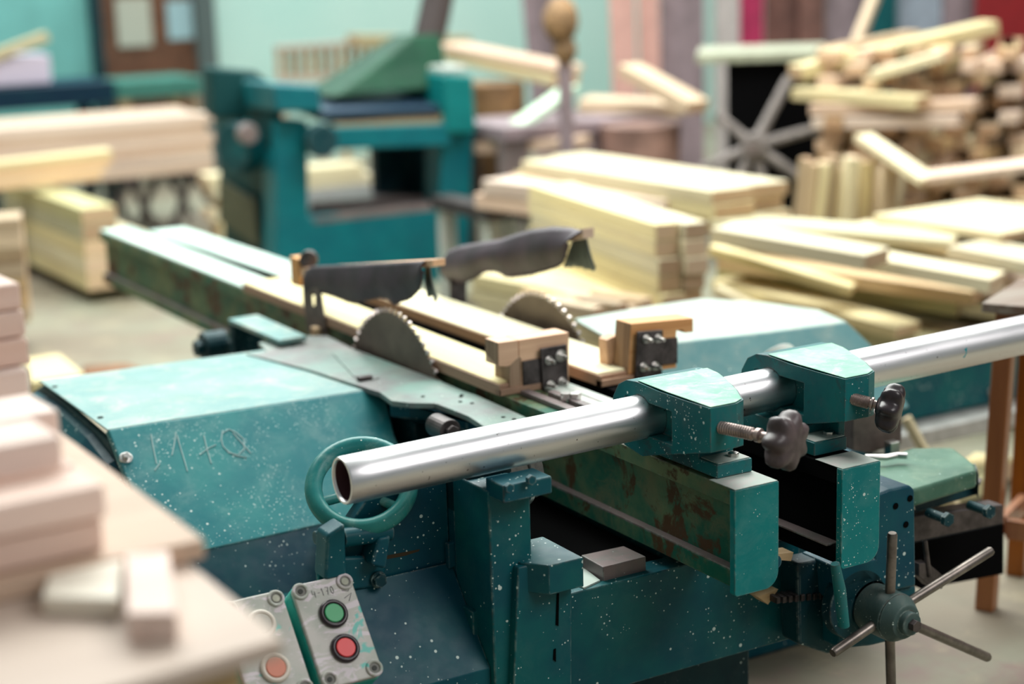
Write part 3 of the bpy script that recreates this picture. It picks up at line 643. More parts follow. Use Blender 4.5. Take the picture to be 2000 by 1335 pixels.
b = MB(); b.prism(ypoly([(752, 1085), (820, 1072), (818, 1076), (790, 1085), (752, 1092)], 2.3895), (0, .003, 0)); b.build('gap', plain('rusty_gap', (.05, .03, .01), .8), saw)

# push button boxes on the sloped shelf
sl = math.atan2(.145, .123)
def button_box(ox, oy_top, W, L, H, cols, label, rot=0.):
    I_ = .0138
    # local frame: x = width, y = down the slope, z = outward normal
    dv = Vector((0, -math.cos(sl), -math.sin(sl))); nv = Vector((0, -math.sin(sl), math.cos(sl))); xv = Vector((1, 0, 0))
    P0 = Vector((ox, 0, 0)) + Vector((0, 2.385, .515)) + dv*oy_top
    R = Matrix((xv, dv, nv)).transposed().to_4x4() @ Matrix.Rotation(rot, 4, 'Z'); M = Matrix.Translation(P0) @ R
    def rr(x0, y0, x1, y1, r, z0, z1, n=6):
        pts = []
        for cx, cy, a0 in ((x1-r, y0+r, -90), (x1-r, y1-r, 0), (x0+r, y1-r, 90), (x0+r, y0+r, 180)):
            for k in range(n+1):
                a = math.radians(a0+90*k/n); pts.append((cx+r*math.cos(a), cy+r*math.sin(a)))
        return [M @ Vector((x, y, z0)) for x, y in pts], (M.to_3x3() @ Vector((0, 0, z1-z0)))
    b = MB(); pts, ext = rr(0, 0, W, L, .014, -.010, H-.010); b.prism(pts, ext); bx = b.build('button_box', m_boxside, saw, .002); tag(bx, label)
    b = MB(); pts, ext = rr(.001, .001, W-.001, L-.001, .013, H-.010, H); b.prism(pts, ext); lid = b.build('box_lid', m_boxlid, bx, .003, seg=3)
    for cx, cy in ((I_, I_), (W-I_, I_), (I_, L-I_), (W-I_, L-I_)):
        b = MB(); c0 = M @ Vector((cx, cy, H-.001)); c1 = M @ Vector((cx, cy, H+.0035)); n_ = (c1-c0).normalized()
        # ring collar and dark screw well
        b.torus(c0+n_*.0025, n_, .0112, .0026, 28, 8); b.build('screw_collar', m_boxlid, bx, 0, True)
        b = MB(); b.cyl(c0+n_*.0002, c0+n_*.0018, .0102, seg=24); b.build('screw_well', m_well, bx)
        b = MB(); b.cyl(c0+n_*.0018, c0+n_*.003, .0058 if cx > .02 and cy < .02 else .0040, seg=20); ls = b.build('lid_screw', m_screwgrey if cx > .02 and cy < .02 else m_wellin, bx)
    for cy, colr, nm in cols:
        c0 = M @ Vector((W*.52, cy, H)); n_ = (M.to_3x3() @ Vector((0, 0, 1))).normalized()
        b = MB(); b.torus(c0+n_*.003, n_, .0192, .0042, 40, 10); b.cyl(c0, c0+n_*.002, .0205, seg=40); b.build('button_bezel', colr[1], bx, 0, True)
        b = MB(); b.cyl(c0+n_*.0015, c0+n_*.0072, .0162, .0150, seg=40); b.build(nm, colr[0], bx, .001, True)
    return M, bx, H
m_screwgrey = plain('grey_slotted_screw', (.34, .35, .28), .5, .3, .3)
m_boxside = paint('mint_box_paint', (.03, .42, .36), (.05, .48, .40), .3, (.35, .55, .48), 0, .4)
def lidmat():
    t = NT('scraped_grey_lid')
    c = t.mix(t.ramp(t.noise(14, 5, .6), .35, .65), (.40, .43, .38), (.52, .50, .47))
    c = t.mix(t.ramp(t.noise(1., 6, .65, vec=t.vec((18, 60, 34)), dist=1.2), .52, .60), c, (.66, .60, .64))
    c = t.mix(t.ramp(t.noise(22, 3, .6, dist=.5), .62, .68), c, (.12, .50, .44))
    t.bump(t.noise(120, 4), .15, .001); return t.out(Base_Color=c, Roughness=.42)
m_boxlid = lidmat(); m_well = plain('screw_well_grey', (.20, .20, .18), .6); m_wellin = plain('well_dark', (.02, .025, .02), .6)
m_btg = plain('green_button', (.02, .33, .12), .35); m_btr = plain('red_button', (.72, .03, .035), .35); m_bez = plain('black_bezel', (.02, .012, .018), .25)
m_bto = plain('faded_orange_button', (.62, .20, .12), .4); m_bezw = plain('pale_bezel', (.68, .62, .54), .4); m_btp = plain('grey_button', (.48, .46, .40), .4)
BW, BL = .103, .174
M, bx, BH = button_box(.946, -.004, BW, BL, .050, [(.061, (m_btg, m_bez), 'green_button'), (.119, (m_btr, m_bez), 'red_button')], 'grey button box with green and red buttons', rot=0)
M2, bx2, _ = button_box(.829, -.002, BW, BL, .050, [(.049, (m_btp, m_bezw), 'grey_button'), (.121, (m_bto, m_bezw), 'orange_button')], 'mint button box partly behind the foreground boards')
# pencilled digits 4-170 on the lid
dig = {'4': [[(0, 0), (-.1, .55), (.6, .5)], [(.45, .2), (.4, 1)]], '-': [[(.1, .5), (.5, .5)]], '1': [[(.1, .2), (.3, 0), (.3, 1)]], '7': [[(0, 0), (.6, 0), (.25, 1)], [(.1, .5), (.5, .5)]], '0': [[(.3, 0), (.0, .35), (.05, .8), (.3, 1), (.55, .75), (.55, .3), (.3, 0)]]}
b = MB(); x = .032
for ch in '4-170':
    for stk in dig[ch]:
        b.tube([M @ Vector((x+sx*.0078, .016+sy*.0125, BH+.0006)) for sx, sy in stk], .00042, 5)
    x += .0080 if ch != '-' else .0062
b.build('pencil_writing', plain('pencil_grey', (.14, .13, .15), .7), bx)
b = MB(); b.tube([M @ Vector((.080, .040, BH+.0006)), M @ Vector((.094, .034, BH+.0006)), M @ Vector((.086, .046, BH+.0006))], .0005, 5); b.tube([M @ Vector((.080, .027, BH+.0006)), M @ Vector((.090, .030, BH+.0006)), M @ Vector((.096, .022, BH+.0006))], .0004, 5); b.build('pencil_scribble', plain('pencil_grey_dark', (.10, .10, .12), .7), bx)

# ------------------------------------------------------------------ stool at the right
PC = on(1917, 591, 'y', 2.66)                      # leftmost corner of the seat
SR = math.radians(-62)
e1 = Vector((math.cos(SR), math.sin(SR), 0)); e2 = Vector((-e1.y, e1.x, 0)); SW = .30; stt = PC.z
stool = empty('tall_stool', (PC.x+.2, PC.y, 0), 'brown varnished wooden stool with grey worn top at the right edge', 'stool')
def sp(a, c, z): q = PC+e1*a+e2*c; return Vector((q.x, q.y, z))
b = MB(); b.prism([sp(0, 0, stt-.022), sp(SW, 0, stt-.022), sp(SW, SW, stt-.022), sp(0, SW, stt-.022)], (0, 0, .022)); b.build('seat', m_stooltop, stool, .003)
for ia in (0, 1):
    for ic in (0, 1):
        ta, tc = .045+ia*(SW-.09), .045+ic*(SW-.09); ba, bc = ta+(ia*2-1)*.02, tc+(ic*2-1)*.02; w2 = .021
        b = MB(); b.loft([[sp(ba-w2, bc-w2, 0), sp(ba+w2, bc-w2, 0), sp(ba+w2, bc+w2, 0), sp(ba-w2, bc+w2, 0)], [sp(ta-w2, tc-w2, stt-.0225), sp(ta+w2, tc-w2, stt-.0225), sp(ta+w2, tc+w2, stt-.0225), sp(ta-w2, tc+w2, stt-.0225)]])
        b.build('leg', m_stool, stool, .003)
for z_ in (.17, stt-.075):
    for (a0, c0, a1, c1) in ((.06, .035, SW-.06, .055), (.06, SW-.055, SW-.06, SW-.035), (.035, .06, .055, SW-.06), (SW-.055, .06, SW-.035, SW-.06)):
        b = MB(); b.prism([sp(a0, c0, z_), sp(a1, c0, z_), sp(a1, c1, z_), sp(a0, c1, z_)], (0, 0, .045)); b.build('stretcher' if z_ < .3 else 'apron', m_stool, stool, .002)

# ------------------------------------------------------------------ planks
ORD = ['top', 'second', 'third', 'fourth', 'fifth', 'sixth', 'seventh', 'eighth', 'ninth', 'tenth', 'eleventh', 'twelfth']
CNT = ['nearest', 'second', 'third', 'fourth', 'fifth', 'sixth', 'seventh']
ORD2 = ['first', 'second', 'third', 'fourth', 'fifth', 'sixth', 'seventh', 'eighth', 'ninth', 'tenth', 'eleventh', 'twelfth', 'thirteenth', 'fourteenth', 'fifteenth', 'sixteenth', 'seventeenth', 'eighteenth', 'nineteenth', 'twentieth']
def plank(A, B, w_, t_, mat, label, cat='board', group=None, name='wood_plank', side=1):
    A, B = Vector(A), Vector(B); ax = (B-A); L = ax.length; ax.normalize()
    h = Vector((-ax.y, ax.x, 0)).normalized()
    mid_ = (A+B)/2
    if h.dot(mid_-CAM) < 0: h = -h
    up = ax.cross(h).normalized()
    if up.z < 0: up = -up
    yv = up.cross(ax)
    sgn = 1 if yv.dot(h) > 0 else -1
    b = MB(); b.box((-L/2, -w_/2, -t_/2), (L/2, w_/2, t_/2))
    o = b.build(name, mat, None, min(.004, t_*.12))
    c = mid_ + h*(w_/2)*side - up*(t_/2)
    o.matrix_world = Matrix.Translation(c) @ Matrix((ax, yv, up)).transposed().to_4x4()
    return tag(o, label, cat, group)
def stack(A, B, w_, t_, nc, nr, mat, desc, group, jit=.02, gap=.003, mats=None, start=0, jl=.06):
    A, B = Vector(A), Vector(B); ax = (B-A).normalized(); h = Vector((-ax.y, ax.x, 0)).normalized()
    if h.dot((A+B)/2-CAM) < 0: h = -h
    for r_ in range(nr):
        for c_ in range(nc):
            z = -(t_+.0018)*r_
            if A.z+z-t_ < -.001: return
            off = h*(c_*(w_+gap)+random.uniform(-jit, jit)*.15+.002)
            j0 = random.uniform(-jl, jl); j1 = random.uniform(-jl, jl)
            plank(A+off+Vector((0, 0, z))+ax*j0, B+off+Vector((0, 0, z))+ax*j1, w_, t_, random.choice(mats) if mats else mat,
                  f'{desc}, {ORD[min(r_, 11)]} layer, {CNT[min(c_, 6)]} row', 'board', group)

# --- foreground table and pieces
FZ = .925
fg = empty('work_table', (.30, 1.45, 0), 'light tan work table in the blurred left foreground, its corner towards the button boxes', 'table')
cr1 = on(555, 1245, 'z', FZ); crL = on(250, 1335, 'z', FZ); crB = on(345, 1075, 'z', FZ)
d1 = (crL-cr1).normalized(); d2 = (crB-cr1).normalized()
q1 = cr1; q2 = cr1+d1*.75; q3 = q2+d2*.95; q4 = cr1+d2*.95
b = MB(); b.prism([q1, q2, q3, q4], (0, 0, -.018)); b.build('table_top', m_ply, fg, .004)
cc = (q1+q2+q3+q4)/4
for q in (q1, q2, q3, q4):
    p = q.lerp(cc, .14); b = MB(); b.box((p.x-.025, p.y-.025, 0), (p.x+.025, p.y+.025, FZ-.0185)); b.build('leg', m_tan, fg, .003)
# raised board behind
e1 = on(400, 1052, 'z', FZ+.022); e2 = on(118, 842, 'z', FZ+.022); dd = (e2-e1).normalized(); sd = Vector((-dd.y, dd.x, 0)); 
if sd.x > 0: sd = -sd
b = MB(); b.prism([e1, e1+dd*1.02, e1+dd*1.02+sd*.60, e1+sd*.60+Vector((0, -.0, 0))], (0, 0, -.0205)); tag(b.build('raised_board', m_ply, None, .003), 'wide tan board lying under the foreground lumber stack', 'board')
RZ = FZ+.0225
def fgp(px_, ytop, z, w_, t_, mat, label, L=.9):
    A = on(px_, ytop, 'z', z); ax = Vector((-.985, -.06, 0)).normalized()
    return plank(A, A+ax*L, w_, t_, mat, label, 'board', 'boards stacked on the foreground table')
rows = [(212, 968, 3), (172, 905, 4), (118, 815, 5)]
z = RZ
lay = [('lowest long pinkish board', [(215, 1000, .085)], .030), ]
# layers from the bottom; each row steps back and to the left
fgp(200, 1010, RZ+.034, .080, .033, m_pinefg, 'blurred pinkish board lowest and nearest on the foreground table')
fgp(205, 945, RZ+.034+.034, .075, .033, m_pinefg, 'blurred pinkish board on the second layer of the foreground stack')
A0 = on(200, 1010, 'z', RZ+.034)
fgp(150, 905, RZ+.034, .12, .033, m_pinefg, 'blurred board behind the nearest one at the foot of the foreground stack')
fgp(120, 850, RZ+.102, .09, .033, m_pinefg, 'blurred board on the third layer with its end above the step, foreground stack')
fgp(115, 800, RZ+.068, .10, .033, m_pinefg, 'blurred board in the middle of the foreground stack, second layer back')
fgp(55, 720, RZ+.068, .10, .033, m_pinefg, 'blurred board low in the tall back part of the foreground stack')
fgp(55, 660, RZ+.102, .10, .033, m_pinefg, 'blurred board under the two topmost of the foreground stack')
fgp(48, 605, RZ+.136, .10, .033, m_pinefg, 'blurred board just under the topmost of the foreground stack')
fgp(40, 552, RZ+.170, .10, .033, m_pinefg, 'blurred topmost board of the tall foreground stack at the left edge')
# two small offcuts
def offcut(pts, z, t_, mat, label):
    P = zpoly(pts, z); b = MB(); b.prism(P, (0, 0, -t_)); return tag(b.build('wood_offcut', mat, None, .002), label, 'wood block')
offcut([(82, 1165), (108, 1075), (243, 1072), (232, 1168)], FZ+.019, .0185, wood('pale_offcut', (.93, .86, .72), (.86, .76, .60), 'x', ends=False, var=.02, knots=0), 'square pale offcut lying flat on the foreground table')
offcut([(247, 1198), (243, 1082), (330, 1072), (345, 1196)], FZ+.027, .0265, m_pinefg, 'narrow white offcut beside the square one on the foreground table')

# --- left background
L_ = on
A = at(408, 222, 9.6); ax = Vector((-1, 0.02, 0))
stack(Vector((A.x, A.y, A.z)), Vector((A.x, A.y, A.z))+ax*2.6, .16, .052, 4, 6, m_pinepink, 'pinkish long beam on trestles at far left', 'beams on the left trestles', jl=.03)
tz = A.z-6*.0535-.002
for i, (px0, n) in enumerate(((385, 'right'), (255, 'left'), (60, 'far left'))):
    q = on(px0, 330, 'y', A.y); t = empty('trestle', (q.x, A.y+.3, 0), f'grey wooden trestle under the {n} part of the pinkish beams', 'trestle', 'trestles')
    b = MB(); b.box((q.x-.05, A.y+.0, tz-.06), (q.x+.05, A.y+.66, tz)); b.build('crossbar', m_greywood if 0 else m_dsteel, t, .004)
    for yy in (A.y+.06, A.y+.60):
        for s_ in (-1, 1):
            b = MB(); b.tube([Vector((q.x+s_*.16, yy, 0)), Vector((q.x+s_*.03, yy, tz-.06))], .022, 8); b.build('leg', m_dsteel, t)
A = on(218, 293, 'y', 8.2)
plank(A, A+Vector((-1.5, .2, -.06)), .14, .03, m_pine, 'pale board sloping on top of the left middle pile', 'board', 'boards of the left middle pile')
for k in range(3):
    plank(A+Vector((-.03*k, 0, -.034*(k+1))), A+Vector((-1.5, .2, -.034*(k+1)-.06)), .14, .032, m_orange, f'orange pine board in the left middle pile, {ORD[k+1]} from its top', 'board', 'boards of the left middle pile')
def lowpile(px, py, y, n, mat, desc, slope, wd=.11, t_=.05, ln=1.6):
    A = on(px, py, 'y', y)
    B = A+Vector((-1, slope, 0)).normalized()*ln
    k = 0
    while A.z-(k+1)*(t_+.001) > 0 and k < n:
        for c_ in range(2):
            h = Vector((0, 1, 0))*(wd+.004)*c_
            plank(A+h-Vector((random.uniform(-.04, .04), 0, k*(t_+.001))), B+h-Vector((0, 0, k*(t_+.001))), wd, t_, mat, f'{desc}, {ORD[min(k, 11)]} layer, {CNT[c_]} row', 'board', 'boards of the left low piles')
        k += 1
A = on(158, 408, 'y', 7.5); dr_ = on(0, 352, 'z', A.z)-A; pd_ = Vector((-dr_.y, dr_.x, 0)).normalized(); pd_ = pd_ if pd_.dot(A-CAM) > 0 else -pd_
B = A+dr_.normalized()*1.3
for k in range(2): plank(A-Vector((0, 0, k*.075)), B-Vector((0, 0, k*.075)), .16, .073, m_olive, f'olive-sided thick beam, {ORD[k]} of the left front pile', 'beam', 'left front pile')
for k in range(2, 6):
    if A.z-(k+1)*.075 < 0: break
    for c_ in range(2):
        plank(A+pd_*.17*c_-Vector((0, 0, k*.075)), B+pd_*.17*c_-Vector((0, 0, k*.075)), .16, .073, m_pine, f'brown-ended beam of the left front pile, {ORD[k]} layer, {CNT[c_]} from the near side', 'beam', 'left front pile')
A = on(40, 425, 'y', 6.7)
for k in range(7):
    if A.z-(k+1)*.06 < 0: break
    plank(A-Vector((0, 0, k*.06)), A+Vector((-1.2, .35, -k*.06)), .20, .058, m_tan, f'dark-ended board of the pile at the left edge, {ORD[k]} layer', 'board', 'pile at the left edge')
# small wood bits on floor near the hood
for (pts, lab) in (([(50, 700), (115, 690), (165, 730), (60, 745)], 'small pale crate piece on the floor behind the left hood'),):
    P = zpoly(pts, .10); b = MB(); b.prism(P, (0, 0, -.10)); tag(b.build('wood_offcut', m_pine, None, .004), lab, 'wood block')
P = zpoly([(160, 712), (250, 708), (275, 716), (260, 735), (165, 735)], .03); b = MB(); b.prism(P, (0, 0, -.03)); tag(b.build('brown_sack', plain('brown_scrap', (.20, .09, .04), .8, 0, .4), None, .01), 'brown scrap lying on the floor behind the left hood', 'scrap')

# left far bench with white box and leaning board
A = on(0, 172, 'y', 10.7); B = on(225, 172, 'y', 10.7)
t = empty('blue_bench', ((A.x+B.x)/2, 11, 0), 'dark blue topped bench at far left by the mint wall', 'bench')
b = MB(); b.box((A.x-1, 10.7, A.z-.14), (B.x, 11.3, A.z)); b.build('bench_top', paint('navy', (.001, .022, .055), (.002, .035, .06), 0, speck=0), t, .01)
for xx in (A.x-.9, A.x-.1, B.x-.06):
    for yy in (10.74, 11.22):
        b = MB(); b.box((xx-.04, yy-.04, 0), (xx+.04, yy+.04, A.z-.141)); b.build('leg', m_dark, t)
P0, P1 = on(0, 168, 'y', 10.8), on(103, 168, 'y', 10.8); zt_ = on(50, 108, 'y', 10.8).z
b = MB(); b.box((P0.x-.3, 10.8, A.z+.001), (P1.x, 11.1, zt_)); tag(b.build('white_box', m_white, None, .015), 'lilac-white box on the dark blue bench', 'box')
A1 = on(92, 62, 'y', 10.75); B1 = on(-90, 130, 'y', 10.75)
plank(A1, B1, .1, .06, m_pine, 'pale board slanting above the white box at far left')
A = on(230, 172, 'y', 11.2); B = on(395, 165, 'y', 11.2)
t = empty('green_bench', ((A.x+B.x)/2, 11.4, 0), 'light green bench below the brown cabinet doors', 'bench')
b = MB(); b.box((A.x, 11.2, A.z-.08), (B.x, 11.7, A.z+.04)); b.build('bench_top', plain('green_wood', (.05, .22, .18), .5, 0, .2), t, .01)
for xx in (A.x+.05, B.x-.05):
    for yy in (11.25, 11.65):
        b = MB(); b.box((xx-.035, yy-.035, 0), (xx+.035, yy+.035, A.z-.081)); b.build('leg', m_tan, t)
# door with two panes in the back wall
m_door = plain('brown_door_paint', (.15, .065, .035), .5, 0, .3)
P = [on(205, 120, 'y', 11.93), on(388, 120, 'y', 11.93)]
b = MB(); b.box((P[0].x, 11.93, 0), (P[1].x, 11.999, 2.3)); dr = tag(b.build('door_1', m_door, None, .01), kind='structure')
for (xa, xb, ya, yb2, cl) in ((232, 292, 8, 92, (.52, .54, .46)), (330, 374, 14, 78, (.38, .58, .64))):
    a = on(xa, yb2, 'y', 11.92); c = on(xb, ya, 'y', 11.92); b = MB(); b.box((a.x, 11.915, a.z), (c.x, 11.929, c.z+.05)); b.build('door_pane', plain('frosted_pane', cl, .3), dr)
P = [on(186, 140, 'y', 11.9), on(206, 140, 'y', 11.9)]; b = MB(); b.box((P[0].x, 11.88, 0), (P[1].x, 11.999, 2.4)); tag(b.build('trim_1', m_dark, None, .01), kind='structure')
P = [on(388, 140, 'y', 11.9), on(425, 140, 'y', 11.9)]; b = MB(); b.box((P[0].x, 11.86, 0), (P[1].x, 11.999, 2.4)); tag(b.build('trim_2', plain('grey_post', (.10, .14, .14), .5), None, .01), kind='structure')
P = [on(-5, 140, 'y', 11.9), on(190, 140, 'y', 11.9)]; b = MB(); b.box((P[0].x-2, 11.96, 0), (P[1].x, 11.999, 2.3)); tag(b.build('trim_3', plain('teal_wall_panel', (.20, .56, .53), .5, 0, .12, 2), None, .0), kind='structure')

# --- planer
PYF = 7.0
pl = empty('thickness_planer', (3.35, 7.4, 0), 'large teal thickness planer with green dust chute, blurred behind the saw', 'planer machine')
def py(px_, v=PYF): return ypoly(px_, v)
b = MB(); b.prism(py([(540, 700), (540, 235), (602, 235), (604, 425), (860, 403), (862, 190), (905, 190), (928, 200), (912, 700)]), (0, .16, 0)); b.build('front_frame', m_planer, pl, .012, seg=3)
b = MB(); b.prism(py([(602, 250), (880, 240), (880, 285), (660, 292), (602, 292)], 6.96), (0, .10, 0)); b.build('cross_beam', m_planer, pl, .01)
b = MB(); b.prism(py([(530, 163), (626, 168), (630, 218), (540, 220)], 6.93), (0, .35, 0)); b.build('head_box', m_planer, pl, .015)
b = MB(); b.prism(py([(868, 145), (925, 148), (932, 250), (925, 262), (872, 262)], 6.95), (0, .4, 0)); b.build('head_box', paint('bright_planer_paint', (.002, .16, .16), (.003, .19, .19), 0, speck=0), pl, .02, seg=3)
b = MB(); b.box(py([(872, 145)], 6.97)[0]+Vector((0, .02, 0)), py([(915, 128)], 6.97)[0]+Vector((0, .3, 0))); b.build('head_lid', m_platetop, pl, .01)
b = MB(); b.prism(py([(412, 130), (500, 138), (537, 165), (542, 238), (418, 230)], 7.35), (0, .12, 0)); b.build('drive_cover', m_planerd, pl, .02, seg=3)
xl, xr = py([(540, 300)])[0].x, py([(912, 300)])[0].x
xb = on(425, 300, 'y', 7.75).x
b = MB(); b.prism([Vector((xb, 7.75, 0)), Vector((xl+.0, 7.05, 0)), Vector((xl+.06, 7.05, 0)), Vector((xl+.06, 7.75, 0))], (0, 0, .95)); b.build('side_body', m_planerd, pl, .01)
b = MB(); b.prism([on(432, 350, 'y', 7.66), on(500, 390, 'y', 7.2), on(505, 480, 'y', 7.18), on(432, 430, 'y', 7.66)], (-.012, 0, 0)); b.build('side_door', plain('olive_panel', (.055, .062, .035), .6), pl)
wc2 = on(452, 290, 'y', 7.2); b = MB(); b.cyl(wc2, wc2+Vector((.10, .03, 0)), .115, seg=30); b.build('drive_wheel', paint('wheel_planer_paint', (.001, .085, .10), (.001, .03, .04), 0, speck=0), pl, .01, True)
p = on(488, 262, 'y', 7.0); b = MB(); b.cyl(p, p+Vector((0, .06, 0)), .045, seg=20); b.build('side_knob', m_flange, pl, .01)
p = on(632, 275, 'y', 6.9); b = MB(); b.cyl(p, p+Vector((0, .06, 0)), .075, seg=24); b.build('front_knob', m_dark, pl, .01)
b = MB(); b.prism(py([(604, 425), (860, 403), (838, 383), (612, 395)], 7.17), (0, .02, 0)); b.box((xl+.16, 7.0, py([(604, 425)])[0].z-.03), (xr-.10, 7.9, py([(604, 425)])[0].z-.004)); b.build('lower_table', m_flange, pl)
b = MB(); b.prism([on(625, 215, 'y', 6.98), on(860, 205, 'y', 6.98), on(860, 205, 'y', 6.98)+Vector((0, .7, .06)), on(625, 215, 'y', 6.98)+Vector((0, .7, .06))], (0, 0, -.05)); b.build('upper_roller', plain('dark_blue_steel', (.02, .05, .09), .35, .5), pl, .01)
b = MB(); b.prism(py([(650, 240), (870, 222), (878, 243), (660, 252)], 6.99), (0, .08, 0)); b.build('feed_plate', m_tan, pl)
b = MB(); b.box((on(735, 350, 'y', 7.5).x, 7.5, .30), (xr, 7.56, .74)); b.box((xr-.05, 7.1, 0), (xr, 7.75, .9)); b.build('inner_panel', m_dark, pl)
# chute
b = MB()
k0 = [on(650, 190, 'y', 7.1), on(872, 172, 'y', 7.1), on(872, 172, 'y', 7.1)+Vector((0, .35, 0)), on(650, 190, 'y', 7.1)+Vector((0, .35, 0))]
k1 = [on(720, 140, 'y', 7.15), on(872, 120, 'y', 7.15), on(872, 120, 'y', 7.15)+Vector((0, .3, 0)), on(720, 140, 'y', 7.15)+Vector((0, .3, 0))]
k2 = [on(805, 70, 'y', 7.2), on(862, 66, 'y', 7.2), on(862, 66, 'y', 7.2)+Vector((0, .2, 0)), on(805, 70, 'y', 7.2)+Vector((0, .2, 0))]
b.loft([k0, k1, k2]); b.build('dust_chute', m_green, pl, .015, seg=3)
b = MB(); b.tube([on(838, 75, 'y', 7.28), on(848, 30, 'y', 7.28), on(858, -20, 'y', 7.28), on(858, -200, 'y', 7.28)], .075, 20); b.build('dust_hose', plain('dark_hose', (.06, .045, .045), .6), pl, 0, True)
# bright stack behind the opening
A = on(730, 318, 'y', 8.6); stack(A, A+Vector((-.9, .1, 0)), .2, .06, 1, 9, m_pine, 'pale plank seen through the planer opening', 'planks behind the planer')

# --- centre background stacks
def zl(p, q, z): return on(p[0], p[1], 'z', z), on(q[0], q[1], 'z', z)
A, B = zl((1285, 440), (1095, 380), .66)
stack(A, B+(B-A).normalized()*.3, .078, .052, 2, 12, m_pine, 'thick cream plank of the square stack behind the right blade', 'square stack behind the right blade', jl=.03)
A, B = zl((1385, 372), (1010, 312), .66)
stack(A, B, .18, .05, 2, 3, m_pine, 'cream plank of the far centre stack', 'far centre stack', jl=.05)
A2_, B2_ = zl((1290, 392), (935, 350), .60)
stack(A2_, B2_, .14, .06, 2, 2, m_pinepink, 'pinkish plank on the trestles left of the square stack', 'planks on centre trestles', jl=.04)
for px_, nm in ((960, 'left'), (1040, 'middle'), (1090, 'right')):
    q = on(px_, 400, 'z', .47); t = empty('trestle', (q.x, q.y, 0), f'{nm} pale trestle under the pinkish planks beside the planer', 'trestle', 'centre trestles')
    b = MB(); b.box((q.x-.05, q.y-.05, .41), (q.x+.05, q.y+.45, .465)); b.build('crossbar', m_dsteel, t)
    for yy in (q.y, q.y+.4):
        b = MB(); b.box((q.x-.03, yy-.03, 0), (q.x+.03, yy+.03, .41)); b.build('leg', m_platetop, t)
# lower stack in front with end grains
A, B = zl((1250, 600), (925, 535), .40)
stack(A, B, .10, .05, 3, 7, m_pine, 'short cream plank low behind the right guard', 'low stack behind the right guard', jl=.05)
random.seed(11)
for i in range(7):
    p = on(1110+i*24, 585+(i % 3)*8, 'z', .44-.02*(i % 2)); plank(p, p+Vector((-.05, .22, 0)), .05, .035, m_tan, f'short brown-ended batten on the low cream stack, {ORD2[i]} from the left', 'batten', 'battens on the low stack', 'wood_batten')

# --- right long planks (each placed by hand)
rl = [((1388, 445), (1690, 498), .60, .56, .16, .05, m_pine), ((1640, 440), (1945, 500), .52, .48, .16, .035, m_pine), ((1685, 500), (1935, 545), .52, .48, .14, .045, m_pine),
      ((1385, 480), (1665, 560), .52, .40, .07, .035, m_pine), ((1385, 430), (1860, 470), .56, .52, .2, .03, m_olive), ((1390, 545), (1750, 640), .36, .30, .13, .04, m_pine),
      ((1560, 560), (1925, 650), .32, .24, .15, .045, m_pine), ((1400, 520), (1870, 590), .38, .34, .22, .05, m_olive), ((1400, 500), (1900, 570), .45, .40, .22, .045, m_tan),
      ((1700, 560), (2060, 610), .36, .33, .2, .05, m_pine), ((1800, 540), (2100, 575), .42, .40, .2, .04, m_pinepink), ((1395, 560), (1480, 600), .36, .30, .05, .03, m_pine),
      ((1850, 480), (2150, 540), .52, .50, .2, .04, m_pine), ((1900, 620), (2150, 660), .26, .24, .25, .05, m_tan)]
lab = ['long cream plank leading right from the square stack', 'pale plank with square end, highest of the right pile', 'pale plank just under the highest of the right pile', 'loose batten sloping down across the right pile',
       'greenish plank at the back of the right pile', 'cream plank right behind the saw hood, low front of the pile', 'cream plank at the pile front ending near the stool', 'olive plank in the middle of the right pile', 'tan plank under the highest ones of the right pile',
       'wide plank low at the right picture edge', 'pinkish plank at the right edge above the low wide one', 'short stick leaning beside the square stack', 'pale plank at the right picture edge beyond the stool top', 'tan plank nearest to the floor beside the stool']
for (p, q, z0, z1, w_, t_, m_), l_ in zip(rl, lab):
    plank(on(*p, 'z', z0), on(*q, 'z', z1), w_, t_, m_, l_, 'board', 'planks of the right pile')
# supporting layers of the right pile
random.seed(5)
A, B = on(1400, 600, 'z', .27), on(1950, 690, 'z', .24)
A.z = B.z = .25
stack(A, B, .16, .05, 5, 5, m_tan, 'brownish plank in the bottom of the right pile', 'bottom of the right pile', mats=[m_tan, m_pine, m_olive])
A, B = on(1420, 555, 'z', .30), on(1960, 620, 'z', .30)
stack(A+Vector((.1, .25, .0)), B+Vector((.1, .25, 0)), .18, .05, 3, 1, m_tan, 'plank bridging the middle of the right pile', 'bottom of the right pile', mats=[m_pine, m_olive])
# wide panel stack
A, B = on(1705, 418, 'z', .55), on(1960, 455, 'z', .55)
for k in range(9):
    plank(A-Vector((0, 0, k*.055))+Vector((random.uniform(-.04, .04), 0, 0)), B-Vector((0, 0, k*.055))+Vector((random.uniform(-.04, .04), 0, 0)), .55, .045 if k else .03, m_pine if k in (0, 3) else m_olive, f'wide pale panel in front of the lumber heap, {ORD[k]} of its stack', 'panel', 'wide panel stack')
